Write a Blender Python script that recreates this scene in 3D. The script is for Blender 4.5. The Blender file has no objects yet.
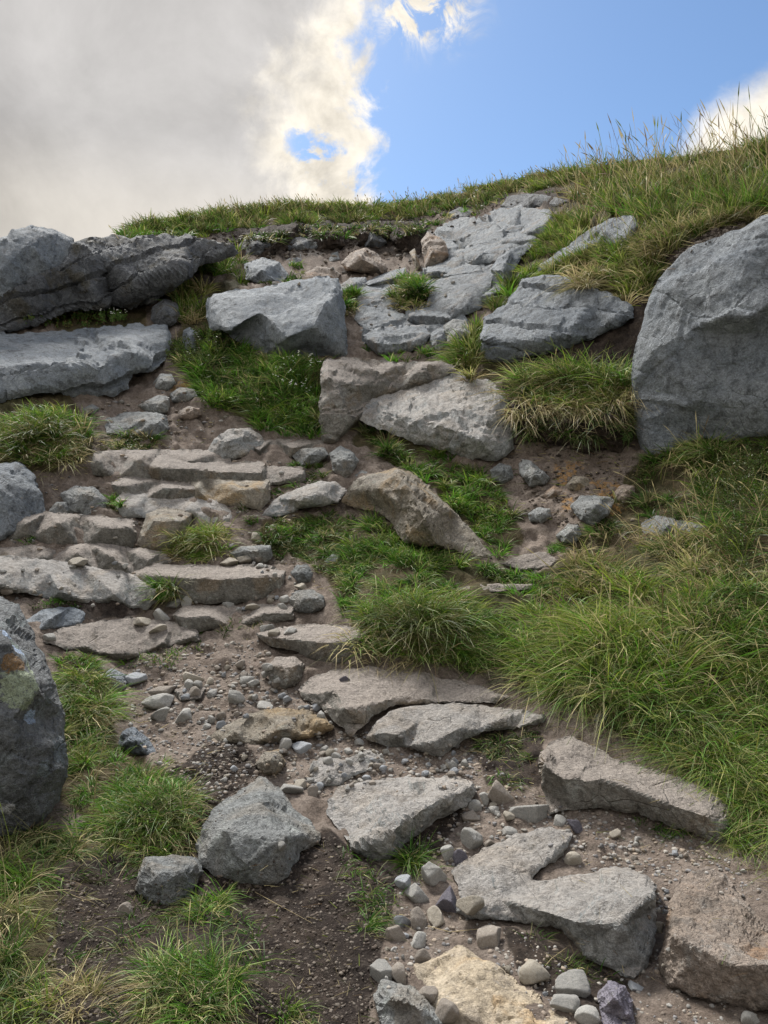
import bpy, math, random
import numpy as np
from mathutils import Vector
from mathutils.geometry import delaunay_2d_cdt
from mathutils.bvhtree import BVHTree
S = bpy.context.scene
col = S.collection
RAD = math.radians
# ------------------------------------------------------------------ camera, world, sun, exposure
F = 745.0; CX = 384.0; CY = 512.0; EYE = 1.6
cam = bpy.data.cameras.new('camera'); co = bpy.data.objects.new('camera', cam); col.objects.link(co)
co.location = (0, 0, EYE); co.rotation_euler = (RAD(90), 0, 0)
cam.sensor_fit = 'VERTICAL'; cam.sensor_height = 24; cam.lens = F / 1024 * 24
cam.clip_start = 0.05; cam.clip_end = 2000
S.camera = co
SUN_EL, SUN_AZ = 48.0, -25.0          # degrees; azimuth measured from the view direction, + = right
S.view_settings.view_transform = 'Standard'; S.view_settings.look = 'None'
S.view_settings.exposure = 1.05; S.view_settings.gamma = 1
try: S.view_settings.use_curve_mapping = False
except Exception: pass
S.cycles.use_denoising = True
S.cycles.max_bounces = 5; S.cycles.diffuse_bounces = 3; S.cycles.transparent_max_bounces = 4
sun = bpy.data.lights.new('sun', 'SUN'); so = bpy.data.objects.new('sun', sun); col.objects.link(so)
sun.energy = 3.2; sun.angle = RAD(14); sun.color = (1.0, 0.965, 0.91)
sd = Vector((math.sin(RAD(SUN_AZ)) * math.cos(RAD(SUN_EL)), math.cos(RAD(SUN_AZ)) * math.cos(RAD(SUN_EL)), math.sin(RAD(SUN_EL))))
so.rotation_euler = sd.to_track_quat('Z', 'Y').to_euler()

class NT:
    """small helper to write node trees"""
    def __init__(s, tree): s.t = tree; s.n = tree.nodes; s.n.clear()
    def add(s, typ, **kw):
        n = s.n.new(typ)
        ins = kw.pop('ins', {})
        for k, v in kw.items(): setattr(n, k, v)
        for k, v in ins.items(): s.set(n.inputs[k], v)
        return n
    def set(s, sock, v):
        if isinstance(v, bpy.types.NodeSocket): s.t.links.new(v, sock)
        else:
            if isinstance(v, tuple) and len(v) == 3 and sock.type == 'RGBA': v = v + (1,)
            sock.default_value = v
    def math(s, op, a, b=0.0, c=0.0, clamp=False):
        n = s.add('ShaderNodeMath', operation=op, use_clamp=clamp, ins={0: a, 1: b, 2: c}); return n.outputs[0]
    def ramp(s, v, lo, hi, a=0.0, b=1.0):
        n = s.add('ShaderNodeMapRange', interpolation_type='SMOOTHSTEP', ins={0: v, 1: lo, 2: hi, 3: a, 4: b}); return n.outputs[0]
    def mix(s, f, a, b, mode='MIX'):
        n = s.add('ShaderNodeMix', data_type='RGBA', blend_type=mode)
        s.set(n.inputs[0], f); s.set(n.inputs[6], a); s.set(n.inputs[7], b); return n.outputs[2]
    def noise(s, vec, scale, detail=4.0, rough=0.55, dist=0.0):
        n = s.add('ShaderNodeTexNoise', ins={'Scale': scale, 'Detail': detail, 'Roughness': rough, 'Distortion': dist})
        if vec is not None: s.set(n.inputs['Vector'], vec)
        return n.outputs['Fac']
    def voro(s, vec, scale, feature='F1', rnd=1.0):
        n = s.add('ShaderNodeTexVoronoi', feature=feature, ins={'Scale': scale, 'Randomness': rnd})
        if vec is not None: s.set(n.inputs['Vector'], vec)
        return n

def build_world():
    w = bpy.data.worlds.new('World'); S.world = w; w.use_nodes = True
    N = NT(w.node_tree)
    out = N.add('ShaderNodeOutputWorld'); bg = N.add('ShaderNodeBackground', ins={'Strength': 0.1})
    N.set(out.inputs[0], bg.outputs[0])
    sky = N.add('ShaderNodeTexSky', sky_type='NISHITA')
    sky.sun_disc = False; sky.sun_elevation = RAD(SUN_EL); sky.sun_rotation = RAD(SUN_AZ)
    sky.air_density = 1.0; sky.dust_density = 0.6; sky.ozone_density = 2.0; sky.altitude = 300
    tc = N.add('ShaderNodeTexCoord'); d = tc.outputs['Generated']
    sp = N.add('ShaderNodeSeparateXYZ', ins={0: d})
    az = N.math('ARCTAN2', sp.outputs[0], sp.outputs[1])
    el = N.math('ARCSINE', sp.outputs[2])
    nz = N.math('SUBTRACT', N.noise(d, 4.5, 9, 0.62, 0.3), 0.5)          # billowing
    nf = N.math('SUBTRACT', N.noise(d, 16, 6, 0.65, 0.5), 0.5)
    # big bank left of the azimuth 0.0 .. 0.1 line
    lim = N.math('MULTIPLY_ADD', N.ramp(el, 0.54, 0.70), 0.10, -0.03)
    left = N.math('SUBTRACT', lim, az)
    left = N.math('MULTIPLY_ADD', nz, 0.26, left)
    left = N.math('MULTIPLY_ADD', nf, 0.17, left)
    hx = N.math('MULTIPLY', N.math('ADD', az, 0.10), 22.0); hy = N.math('MULTIPLY', N.math('SUBTRACT', el, 0.435), 28.0)
    hx = N.math('MULTIPLY_ADD', nf, 5.0, hx); hy = N.math('MULTIPLY_ADD', nz, 6.0, N.math('MULTIPLY_ADD', nf, -4.0, hy))
    hole = N.math('EXPONENT', N.math('MULTIPLY', N.math('ADD', N.math('MULTIPLY', hx, hx), N.math('MULTIPLY', hy, hy)), -1.0))
    left = N.math('MULTIPLY_ADD', hole, -0.095, left)
    wx = N.math('MULTIPLY', N.math('SUBTRACT', az, 0.055), 17.0); wy = N.math('MULTIPLY', N.math('SUBTRACT', el, 0.592), 32.0)
    wg = N.math('EXPONENT', N.math('MULTIPLY', N.math('ADD', N.math('MULTIPLY', wx, wx), N.math('MULTIPLY', wy, wy)), -1.0))
    wisp = N.math('SUBTRACT', N.math('MULTIPLY', wg, N.math('MULTIPLY_ADD', N.math('SUBTRACT', N.noise(d, 26, 8, 0.65, 0.8), 0.5), 0.5, 0.05)), 0.02)
    left = N.math('MAXIMUM', left, wisp)
    # smaller cloud low at the right
    dx = N.math('SUBTRACT', az, 0.53); dy = N.math('SUBTRACT', el, 0.395)
    rr = N.math('SQRT', N.math('ADD', N.math('MULTIPLY', N.math('MULTIPLY', dx, dx), 0.9), N.math('MULTIPLY', N.math('MULTIPLY', dy, dy), 2.6)))
    right = N.math('SUBTRACT', 0.15, rr)
    right = N.math('MULTIPLY_ADD', nz, 0.12, right); right = N.math('MULTIPLY_ADD', nf, 0.05, right)
    # unseen broken cloud added for fill over the dome, outside the clear gap
    big = N.noise(d, 1.6, 6, 0.55)
    gap = N.ramp(N.math('ABSOLUTE', N.math('SUBTRACT', az, 0.25)), 0.45, 1.0)
    gap2 = N.ramp(el, 0.85, 1.25)
    rest = N.math('SUBTRACT', N.math('MULTIPLY', N.math('MAXIMUM', gap, gap2), N.ramp(big, 0.3, 0.6)), 0.35)
    rest = N.math('SUBTRACT', N.math('MULTIPLY', rest, 0.4), 0.025)
    fld = N.math('MAXIMUM', N.math('MAXIMUM', left, right), rest)
    bil0 = N.math('SUBTRACT', N.noise(d, 10, 7, 0.6, 0.4), 0.5)
    mask = N.ramp(fld, -0.02, 0.035)
    thin = N.math('MULTIPLY', N.ramp(N.noise(d, 9, 7, 0.6, 0.6), 0.52, 0.75), 0.0)
    core = N.ramp(N.math('MULTIPLY_ADD', bil0, 0.18, fld), 0.02, 0.15)
    edge = (4.75, 4.4, 3.8); body = (2.85, 2.76, 2.70)
    cc = N.mix(core, edge, body)
    warm = N.math('MULTIPLY', N.ramp(el, 0.46, 0.34), 0.5)
    cc = N.mix(warm, cc, (4.3, 3.95, 3.4))
    sh = N.math('MULTIPLY_ADD', N.math('SUBTRACT', N.noise(d, 4.0, 8, 0.6, 0.4), 0.5), 1.15, 1.0)
    bil = N.math('MULTIPLY', N.math('SUBTRACT', N.noise(d, 13, 8, 0.6, 0.4), 0.5), N.ramp(fld, 0.22, 0.02))
    sh = N.math('MULTIPLY_ADD', bil, 1.9, sh)
    cc = N.mix(1.0, cc, sh, 'MULTIPLY')
    cc = N.mix(N.ramp(el, 0.75, 1.0), cc, (7.5, 7.5, 7.6))  # overhead cloud, out of view, brightened to light the ground from above
    skyc = N.mix(1.0, sky.outputs[0], (0.62, 0.70, 0.75), 'MULTIPLY')
    N.set(bg.inputs['Color'], N.mix(mask, skyc, cc))
build_world()

# ------------------------------------------------------------------ numpy noise
rng = np.random.default_rng(7)
_perm = np.concatenate([rng.permutation(256)] * 3)
_g = rng.normal(size=(256, 3)); _g /= np.linalg.norm(_g, axis=1)[:, None]
def perlin(p):
    p = np.asarray(p, float); i = np.floor(p).astype(int); f = p - i; i = i & 255
    u = f * f * f * (f * (f * 6 - 15) + 10); r = 0
    for dx in (0, 1):
        for dy in (0, 1):
            for dz in (0, 1):
                h = _perm[_perm[_perm[(i[:, 0] + dx) & 255] + ((i[:, 1] + dy) & 255)] + ((i[:, 2] + dz) & 255)]
                g = _g[h & 255]
                dot = g[:, 0] * (f[:, 0] - dx) + g[:, 1] * (f[:, 1] - dy) + g[:, 2] * (f[:, 2] - dz)
                w = (u[:, 0] if dx else 1 - u[:, 0]) * (u[:, 1] if dy else 1 - u[:, 1]) * (u[:, 2] if dz else 1 - u[:, 2])
                r = r + dot * w
    return r
def fbm(p, scale, octv=4, rough=0.5, seed=0.0):
    p = np.asarray(p, float) * scale + seed * 17.31 + 0.37
    a, s = 1.0, 0
    for k in range(octv): s = s + a * perlin(p); p = p * 2.03 + 5.1; a *= rough
    return s
def ridged(p, scale, octv=4, seed=0.0):
    p = np.asarray(p, float) * scale + seed * 11.7 + 0.2
    a, s = 1.0, 0
    for k in range(octv): s = s + a * (0.5 - np.abs(perlin(p)) * 1.4); p = p * 2.1 + 3.3; a *= 0.5
    return s
def sstep(x, a, b):
    t = np.clip((x - a) / (b - a), 0, 1); return t * t * (3 - 2 * t)
def pip(x, y, poly):
    poly = np.asarray(poly, float)[:, :2]; r = np.zeros(np.shape(x), bool); n = len(poly)
    for i in range(n):
        x0, y0 = poly[i]; x1, y1 = poly[i - 1]
        if y0 == y1: continue
        c = ((y0 > y) != (y1 > y)) & (x < (x1 - x0) * (y - y0) / (y1 - y0) + x0); r ^= c
    return r

# ------------------------------------------------------------------ the hillside: distance along each line of sight, measured off the photograph
COLS = {
 -500: [(232,11),(325,8.5),(395,7.2),(465,6.0),(540,5.2),(600,4.6),(700,3.6),(830,2.6),(930,2.1),(1024,1.7),(1500,.95)],
 0: [(232,13),(325,9.5),(395,7.8),(465,6.4),(540,5.6),(600,5.0),(700,4.0),(830,2.9),(930,2.3),(1024,1.9),(1500,1.0)],
 130: [(225,15),(320,10.5),(400,8.4),(440,7.5),(500,6.5),(560,5.8),(640,5.0),(700,4.3),(830,3.0),(930,2.4),(1024,1.9),(1500,1.0)],
 280: [(203,18),(250,14),(290,11),(360,9),(440,7.7),(500,6.7),(560,5.9),(620,5.2),(700,4.2),(800,3.3),(900,2.6),(1024,2.0),(1500,1.02)],
 400: [(198,19),(240,16),(290,12),(350,9.6),(400,8.5),(450,7.5),(520,6.3),(600,5.2),(660,4.5),(720,3.95),(800,3.3),(900,2.6),(1024,2.0),(1500,1.02)],
 520: [(175,18),(220,13.5),(280,10),(370,8.2),(450,7.2),(520,6.2),(600,5.2),(660,4.5),(720,3.9),(800,3.2),(900,2.55),(1024,1.95),(1500,1.0)],
 640: [(155,12),(200,9.5),(250,8.3),(330,7.5),(430,6.9),(480,6.4),(550,5.4),(620,4.6),(700,3.8),(800,3.1),(900,2.5),(1024,1.9),(1500,1.0)],
 768: [(135,9.5),(200,8),(230,7.2),(440,6.0),(520,5.2),(600,4.4),(700,3.6),(800,2.95),(900,2.4),(1024,1.85),(1500,1.0)],
 1300: [(40,8.5),(200,6.5),(440,5.0),(520,4.5),(600,3.8),(700,3.1),(800,2.6),(900,2.2),(1024,1.7),(1500,.95)],
}
SKY = [(-700,250),(0,238),(60,243),(100,240),(140,226),(180,217),(250,207),(300,204),(350,207),(384,204),(440,197),(480,189),(520,178),(560,171),(600,166),(640,160),(680,157),(720,151),(768,142),(900,112),(1470,20)]
BUMPS = [(410,610,75,45,.075),(40,430,55,32,.05),(150,805,50,40,.06),(200,985,60,50,.07),(85,700,25,45,.04),
         (410,295,22,18,.04),(640,650,90,70,.05),(560,370,60,35,.02),(20,900,50,60,.04),(760,560,70,60,.04),(280,395,45,35,.02)]
GX = np.arange(-720, 1500, 6.0); GY = np.arange(0, 1520, 6.0)
def build_depth():
    ks = sorted(COLS); rows = np.array([np.interp(GY, [a for a, b in COLS[k]], np.log([b for a, b in COLS[k]])) for k in ks])
    lg = np.array([np.interp(GX, ks, rows[:, j]) for j in range(len(GY))])          # (ny,nx)
    k = np.exp(-np.linspace(-2, 2, 11) ** 2); k /= k.sum()
    pad = np.pad(lg, 5, mode='edge')
    pad = np.apply_along_axis(lambda r: np.convolve(r, k, 'valid'), 1, pad)
    lg = np.apply_along_axis(lambda r: np.convolve(r, k, 'valid'), 0, pad)
    X, Y = np.meshgrid(GX, GY)
    D = np.exp(lg)
    for bx, by, rx, ry, a in BUMPS: D = D * (1 - a * np.exp(-((X - bx) / rx) ** 2 - ((Y - by) / ry) ** 2))
    return D
DG = build_depth()
def samp(G, px, py, x0=-720, y0=0, st=6.0):
    fx = np.clip((np.asarray(px, float) - x0) / st, 0, G.shape[1] - 1.001); fy = np.clip((np.asarray(py, float) - y0) / st, 0, G.shape[0] - 1.001)
    ix = fx.astype(int); iy = fy.astype(int); a = fx - ix; b = fy - iy
    return (G[iy, ix] * (1 - a) + G[iy, ix + 1] * a) * (1 - b) + (G[iy + 1, ix] * (1 - a) + G[iy + 1, ix + 1] * a) * b
def Dimg(px, py): return samp(DG, px, py)
def unproj(px, py, D):
    px, py, D = np.broadcast_arrays(np.asarray(px, float), np.asarray(py, float), np.asarray(D, float))
    return np.stack([(px - CX) / F * D, D, EYE + (CY - py) / F * D], -1)

# ------------------------------------------------------------------ object helpers
def link(o, label=None, cat=None, group=None, kind=None, parent=None):
    col.objects.link(o)
    if parent is not None: o.parent = parent
    if label: o['label'] = label
    if cat: o['category'] = cat
    if group: o['group'] = group
    if kind: o['kind'] = kind
    return o
def mesh_np(name, V, Fc, mat, attrs=None, smooth=True):
    """V (n,3), Fc (m,k) all faces the same size"""
    me = bpy.data.meshes.new(name); V = np.asarray(V, np.float32); Fc = np.asarray(Fc, np.int32)
    me.vertices.add(len(V)); me.vertices.foreach_set('co', V.ravel())
    k = Fc.shape[1]
    me.loops.add(Fc.size); me.loops.foreach_set('vertex_index', Fc.ravel())
    me.polygons.add(len(Fc)); me.polygons.foreach_set('loop_start', np.arange(0, Fc.size, k, dtype=np.int32))
    me.polygons.foreach_set('loop_total', np.full(len(Fc), k, np.int32))
    if smooth: me.polygons.foreach_set('use_smooth', np.ones(len(Fc), bool))
    for nm, arr in (attrs or {}).items():
        a = me.color_attributes.new(nm, 'FLOAT_COLOR', 'POINT'); a.data.foreach_set('color', np.asarray(arr, np.float32).ravel())
    me.update(calc_edges=True)
    if mat: me.materials.append(mat)
    return me
def vnormals(V, T):
    n = np.cross(V[T[:, 1]] - V[T[:, 0]], V[T[:, 2]] - V[T[:, 0]]); N = np.zeros_like(V)
    for k in range(3): np.add.at(N, T[:, k], n)
    return N / (np.linalg.norm(N, axis=1)[:, None] + 1e-12)

# ------------------------------------------------------------------ materials
def new_mat(name):
    m = bpy.data.materials.new(name); m.use_nodes = True; N = NT(m.node_tree)
    out = N.add('ShaderNodeOutputMaterial'); b = N.add('ShaderNodeBsdfPrincipled'); N.set(out.inputs[0], b.outputs[0])
    b.inputs['Specular IOR Level'].default_value = 0.25
    return m, N, b, out
def rock_mat(name, c1, c2, dark, lichen=(0.36, 0.38, 0.33), lich=0.35, dust=None, dust_amt=0.0, stain=None, stain_amt=0.0, bump=1.0, scale=1.0, spots=None, var=0.12):
    m, N, b, out = new_mat(name)
    tc = N.add('ShaderNodeTexCoord'); v0 = tc.outputs['Object']
    oi = N.add('ShaderNodeObjectInfo')
    off = N.add('ShaderNodeVectorMath', operation='SCALE', ins={0: (13.1, 7.7, 21.3), 'Scale': oi.outputs['Random']})
    ad = N.add('ShaderNodeVectorMath', operation='ADD', ins={0: v0, 1: off.outputs[0]}); v = ad.outputs[0]
    geo = N.add('ShaderNodeNewGeometry'); nrm = N.add('ShaderNodeSeparateXYZ', ins={0: geo.outputs['Normal']})
    n1 = N.noise(v, 2.2 * scale, 6, 0.6, 0.4); n2 = N.noise(v, 9 * scale, 7, 0.65, 0.2); n3 = N.noise(v, 60 * scale, 5, 0.7); n4 = N.noise(v, 230 * scale, 3, 0.7)
    c = N.mix(N.ramp(n1, 0.35, 0.65), c1, c2)
    c = N.mix(N.math('MULTIPLY', N.ramp(n2, 0.50, 0.68), 0.8), c, dark)
    if stain is not None:
        c = N.mix(N.math('MULTIPLY', N.ramp(N.noise(v, 3.1 * scale, 5, 0.6, 0.8), 0.5, 0.66), stain_amt), c, stain)
    # crustose lichen: ragged pale spots in two sizes
    la = N.math('MULTIPLY', N.ramp(N.noise(v, 14 * scale, 8, 0.75, 0.3), 0.52, 0.62), N.ramp(n1, 0.40, 0.6))
    lb = N.ramp(N.noise(v, 45 * scale, 6, 0.75), 0.57, 0.66)
    c = N.mix(N.math('MULTIPLY', la, lich), c, lichen)
    c = N.mix(N.math('MULTIPLY', lb, lich * 0.8), c, tuple(min(1, x * 1.12) for x in lichen))
    if spots:
        for pos, rad, colr in spots:
            wob = N.math('MULTIPLY', N.math('SUBTRACT', N.noise(v0, 38, 6, 0.75), 0.5), rad * 2.2)
            dn = N.add('ShaderNodeVectorMath', operation='DISTANCE', ins={0: v0, 1: tuple(pos)}).outputs['Value']
            f = N.math('MULTIPLY', N.ramp(N.math('ADD', dn, wob), rad * 1.08, rad * .92), N.ramp(N.noise(v0, 120, 4, .7), 0.34, 0.46))
            c = N.mix(f, c, colr)
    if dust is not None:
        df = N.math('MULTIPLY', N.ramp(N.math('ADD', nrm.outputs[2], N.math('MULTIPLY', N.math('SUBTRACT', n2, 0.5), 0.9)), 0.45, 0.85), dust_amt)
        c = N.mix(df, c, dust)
    # grain
    g = N.math('MULTIPLY_ADD', N.math('SUBTRACT', n3, 0.5), 1.9, 1.0); g = N.math('MULTIPLY_ADD', N.math('SUBTRACT', n4, 0.5), 1.6, g); g = N.math('MULTIPLY_ADD', N.math('SUBTRACT', N.noise(v, 19 * scale, 6, 0.7, 0.6), 0.5), 1.3, g)
    g = N.math('ADD', g, N.math('MULTIPLY', N.math('SUBTRACT', oi.outputs['Random'], 0.5), var * 2))
    c = N.mix(1.0, c, g, 'MULTIPLY')
    N.set(b.inputs['Base Color'], c)
    N.set(b.inputs['Roughness'], 0.82)
    cr = N.voro(v, 5.5 * scale, 'DISTANCE_TO_EDGE').outputs['Distance']
    crk = N.math('MULTIPLY', N.ramp(cr, 0.0, 0.03, -1.0, 0.0), N.ramp(n1, 0.5, 0.62))
    h = N.math('MULTIPLY_ADD', n2, 1.0, N.math('MULTIPLY', crk, 0.25))
    h = N.math('MULTIPLY_ADD', n3, 0.42, h); h = N.math('MULTIPLY_ADD', n4, 0.15, h)
    pit = N.math('MULTIPLY', N.ramp(N.voro(v, 70 * scale).outputs['Distance'], 0.0, 0.35, -1, 0), 0.10); h = N.math('ADD', h, pit)
    bp = N.add('ShaderNodeBump', ins={'Strength': 0.9 * bump, 'Distance': 0.07, 'Height': h})
    N.set(b.inputs['Normal'], bp.outputs[0])
    return m
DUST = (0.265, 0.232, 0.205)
M = {
 'blue': rock_mat('weathered_blue_grey_gritstone', (0.172, 0.198, 0.228), (0.245, 0.268, 0.292), (0.078, 0.085, 0.092), lichen=(0.33,0.365,0.385), lich=0.5),
 'grey': rock_mat('grey_gritstone', (0.185, 0.197, 0.2), (0.255, 0.262, 0.26), (0.085, 0.087, 0.083), lichen=(0.35,0.38,0.36), lich=0.5, stain=(0.28, 0.23, 0.17), stain_amt=0.4),
 'worn': rock_mat('path_worn_gritstone', (0.155, 0.147, 0.13), (0.21, 0.20, 0.18), (0.085, 0.08, 0.068), lichen=(0.33, 0.35, 0.33), lich=0.45, dust=DUST, dust_amt=0.92, stain=(0.22, 0.16, 0.10), stain_amt=0.5, bump=0.9),  # path dust on treads; base darkened too, painting shade onto the risers
 'pale': rock_mat('pale_blue_worn_gritstone', (0.235, 0.25, 0.255), (0.295, 0.29, 0.275), (0.12, 0.118, 0.105), lichen=(0.36, 0.39, 0.40), lich=0.32, dust=(0.285, 0.25, 0.222), dust_amt=0.5, stain=(0.27, 0.22, 0.16), stain_amt=0.5, bump=0.8),
 'upper': rock_mat('blue_grey_bedrock_slab', (0.185, 0.207, 0.23), (0.255, 0.275, 0.293), (0.075, 0.08, 0.085), lichen=(0.36, 0.395, 0.41), lich=0.5, stain=(0.25, 0.2, 0.15), stain_amt=0.45, bump=1.1),
 'tan': rock_mat('tan_sandstone', (0.24, 0.21, 0.165), (0.28, 0.25, 0.21), (0.12, 0.105, 0.085), lich=0.5, stain=(0.33, 0.22, 0.1), stain_amt=0.6),
 'ochre': rock_mat('ochre_sandstone', (0.33, 0.275, 0.20), (0.36, 0.325, 0.27), (0.22, 0.19, 0.155), lichen=(0.40, 0.39, 0.37), lich=0.3, stain=(0.38, 0.25, 0.12), stain_amt=0.6, bump=0.6),
 'brown': rock_mat('brown_sandstone', (0.25, 0.20, 0.16), (0.29, 0.245, 0.21), (0.12, 0.105, 0.09), lichen=(0.33, 0.34, 0.33), lich=0.4, stain=(0.28, 0.16, 0.08), stain_amt=0.6),
 'dark': rock_mat('dark_outcrop_gritstone', (0.11, 0.118, 0.132), (0.19, 0.2, 0.215), (0.04, 0.04, 0.04), lichen=(0.30, 0.33, 0.34), lich=0.55, stain=(0.10, 0.085, 0.05), stain_amt=0.6, bump=1.3),
 'lichen': None,
 'purple': rock_mat('purple_grey_stone', (0.23, 0.215, 0.265), (0.28, 0.265, 0.31), (0.12, 0.11, 0.14), lich=0.3),
 'cob_grey': rock_mat('grey_cobble_stone', (0.30, 0.30, 0.285), (0.40, 0.385, 0.36), (0.19, 0.185, 0.17), lich=0.4, scale=2.5, bump=0.6, var=0.22),
 'cob_tan': rock_mat('tan_cobble_stone', (0.34, 0.305, 0.25), (0.39, 0.355, 0.30), (0.2, 0.18, 0.145), lich=0.3, scale=2.5, bump=0.6, var=0.2),
 'cob_brown': rock_mat('brown_cobble_stone', (0.26, 0.225, 0.19), (0.32, 0.285, 0.25), (0.15, 0.13, 0.11), lich=0.3, scale=2.5, bump=0.6, var=0.2),
 'cob_blue': rock_mat('blue_grey_cobble_stone', (0.26, 0.28, 0.31), (0.34, 0.35, 0.365), (0.16, 0.165, 0.175), lich=0.4, scale=2.5, bump=0.6, var=0.2),
}
def soil_material(name='hillside_soil', peat_only=False):
    m, N, b, out = new_mat(name)
    tc = N.add('ShaderNodeTexCoord'); v = tc.outputs['Object']
    at = N.add('ShaderNodeAttribute', attribute_name='zone'); z = N.add('ShaderNodeSeparateColor', ins={0: at.outputs['Color']})
    n1 = N.noise(v, 3, 7, 0.65, 0.3); n2 = N.noise(v, 22, 7, 0.7, 0.4); n3 = N.noise(v, 120, 5, 0.75); n4 = N.noise(v, 9, 6, 0.6, 0.5)
    path = N.mix(N.ramp(n4, 0.35, 0.65), (0.155, 0.124, 0.103), (0.22, 0.183, 0.155))
    path = N.mix(N.math('MULTIPLY', N.ramp(n2, 0.5, 0.65), 0.6), path, (0.10, 0.08, 0.065))
    turf = N.mix(N.ramp(n1, 0.4, 0.62), (0.055, 0.052, 0.025), (0.095, 0.075, 0.045))
    peat = N.mix(N.ramp(n4, 0.38, 0.66), (0.030, 0.024, 0.021), (0.062, 0.048, 0.039))
    peat = N.mix(N.math('MULTIPLY', N.ramp(n2, 0.52, 0.7), 0.7), peat, (0.095, 0.08, 0.066))
    wob = N.math('MULTIPLY', N.math('SUBTRACT', n2, 0.5), 0.7)
    c = N.mix(N.ramp(N.math('ADD', z.outputs[0], wob), 0.35, 0.65), path, turf)
    c = N.mix(N.ramp(N.math('ADD', z.outputs[1], wob), 0.35, 0.65), c, peat)
    c = N.mix(N.math('MULTIPLY', N.ramp(N.math('MULTIPLY', z.outputs[2], N.ramp(N.noise(v, 14, 5, 0.7, 0.5), 0.42, 0.58)), 0.15, 0.6), 0.75), c, (0.33, 0.19, 0.07))
    if peat_only: c = peat
    g = N.math('MULTIPLY_ADD', N.math('SUBTRACT', n3, 0.5), 2.0, 1.0); g = N.math('MULTIPLY_ADD', N.math('SUBTRACT', N.noise(v, 45, 6, 0.75, 0.5), 0.5), 1.6, g); g = N.math('MULTIPLY_ADD', N.math('SUBTRACT', N.noise(v, 6, 5, 0.6, 0.5), 0.5), 0.9, g)
    c = N.mix(1.0, c, g, 'MULTIPLY')
    N.set(b.inputs['Base Color'], c); N.set(b.inputs['Roughness'], 0.95); b.inputs['Specular IOR Level'].default_value = 0.1
    h = N.math('MULTIPLY_ADD', n3, 0.35, n2)
    bp = N.add('ShaderNodeBump', ins={'Strength': 0.9, 'Distance': 0.03, 'Height': h}); N.set(b.inputs['Normal'], bp.outputs[0])
    return m
M['soil'] = soil_material(); M['soil_peat'] = soil_material('bank_peat', True)
def blade_material(name, trans=0.3, rough=0.55):
    m, N, b, out = new_mat(name)
    at = N.add('ShaderNodeAttribute', attribute_name='tint')
    N.set(b.inputs['Base Color'], at.outputs['Color']); N.set(b.inputs['Roughness'], rough)
    tr = N.add('ShaderNodeBsdfTranslucent'); N.set(tr.inputs[0], at.outputs['Color'])
    mx = N.add('ShaderNodeMixShader', ins={0: trans, 1: b.outputs[0], 2: tr.outputs[0]}); N.set(out.inputs[0], mx.outputs[0])
    return m
M['blade'] = blade_material('grass_blade'); M['straw'] = blade_material('dry_straw', 0.2, 0.7)
M['leaf'] = blade_material('small_leaf', 0.25, 0.5)
def petal_material():
    m, N, b, out = new_mat('white_petal'); N.set(b.inputs['Base Color'], (0.75, 0.77, 0.7)); return m
M['petal'] = petal_material()

# ------------------------------------------------------------------ ground zones in the picture: turf / peat / rusty clay
ZONES = []   # (channel, polygon)
ZONES += [(0, p) for p in [
 [(-700,200),(60,235),(140,210),(300,195),(440,185),(600,150),(1500,0),(1500,215),(830,215),(740,228),(690,245),(655,285),(632,310),(560,345),(510,385),(478,380),(500,300),(560,215),(575,190),(540,190),(440,205),(400,214),(240,222),(60,238),(-700,260)],
 [(505,645),(560,560),(640,460),(700,440),(1500,420),(1500,900),(830,880),(735,795),(640,745),(550,695)],
 [(335,600),(345,540),(370,520),(420,545),(480,565),(560,575),(540,610),(520,665),(400,655),(360,640)],
 [(170,345),(200,300),(250,250),(250,285),(207,300),(230,335),(260,358),(322,362),(322,440),(280,435),(210,400)],
 [(-700,230),(-95,230),(-95,1500),(-700,1500)], [(-700,395),(70,395),(92,430),(90,462),(50,470),(-700,470)],
 [(60,650),(100,660),(118,745),(200,790),(200,845),(140,862),(60,800)],
 [(-700,820),(64,825),(84,872),(66,930),(74,1010),(60,1500),(-700,1500)],
 [(130,940),(200,890),(255,915),(270,1010),(260,1100),(100,1100)],
 [(345,440),(370,425),(500,480),(525,540),(495,560),(455,510),(400,465)],
 [(262,520),(340,510),(360,520),(340,600),(310,560),(262,550)], [(25,325),(60,313),(150,305),(145,330),(60,331)]]]
ZONES += [(1, p) for p in [
 [(60,860),(150,850),(200,880),(300,850),(330,830),(360,860),(400,880),(385,940),(370,1010),(380,1500),(20,1500),(60,960)],
 [(200,232),(300,222),(400,214),(430,222),(425,262),(360,250),(300,262),(230,248)], [(430,205),(500,195),(575,190),(560,212),(500,205),(440,218)],
 [(620,245),(690,230),(760,215),(720,240),(670,270),(640,330),(630,300)],
 [(100,830),(230,730),(270,770),(215,810),(200,850)], [(470,740),(540,730),(545,790),(490,790)], [(500,920),(640,985),(600,1024),(520,980)], [(30,600),(150,605),(130,625),(60,615)], [(385,800),(470,800),(440,860),(400,870)],
 [(395,300),(430,300),(432,322),(400,320)], [(560,340),(640,300),(640,400),(600,400),(500,400),(510,370)]]]
ZONES += [(2, p) for p in [[(552,462),(580,464),(590,480),(570,492),(556,484)], [(580,484),(622,484),(632,500),(612,516),(600,494)], [(556,500),(574,496),(572,516),(560,514)], [(172,382),(200,382),(202,402),(175,400)]]]
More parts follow.
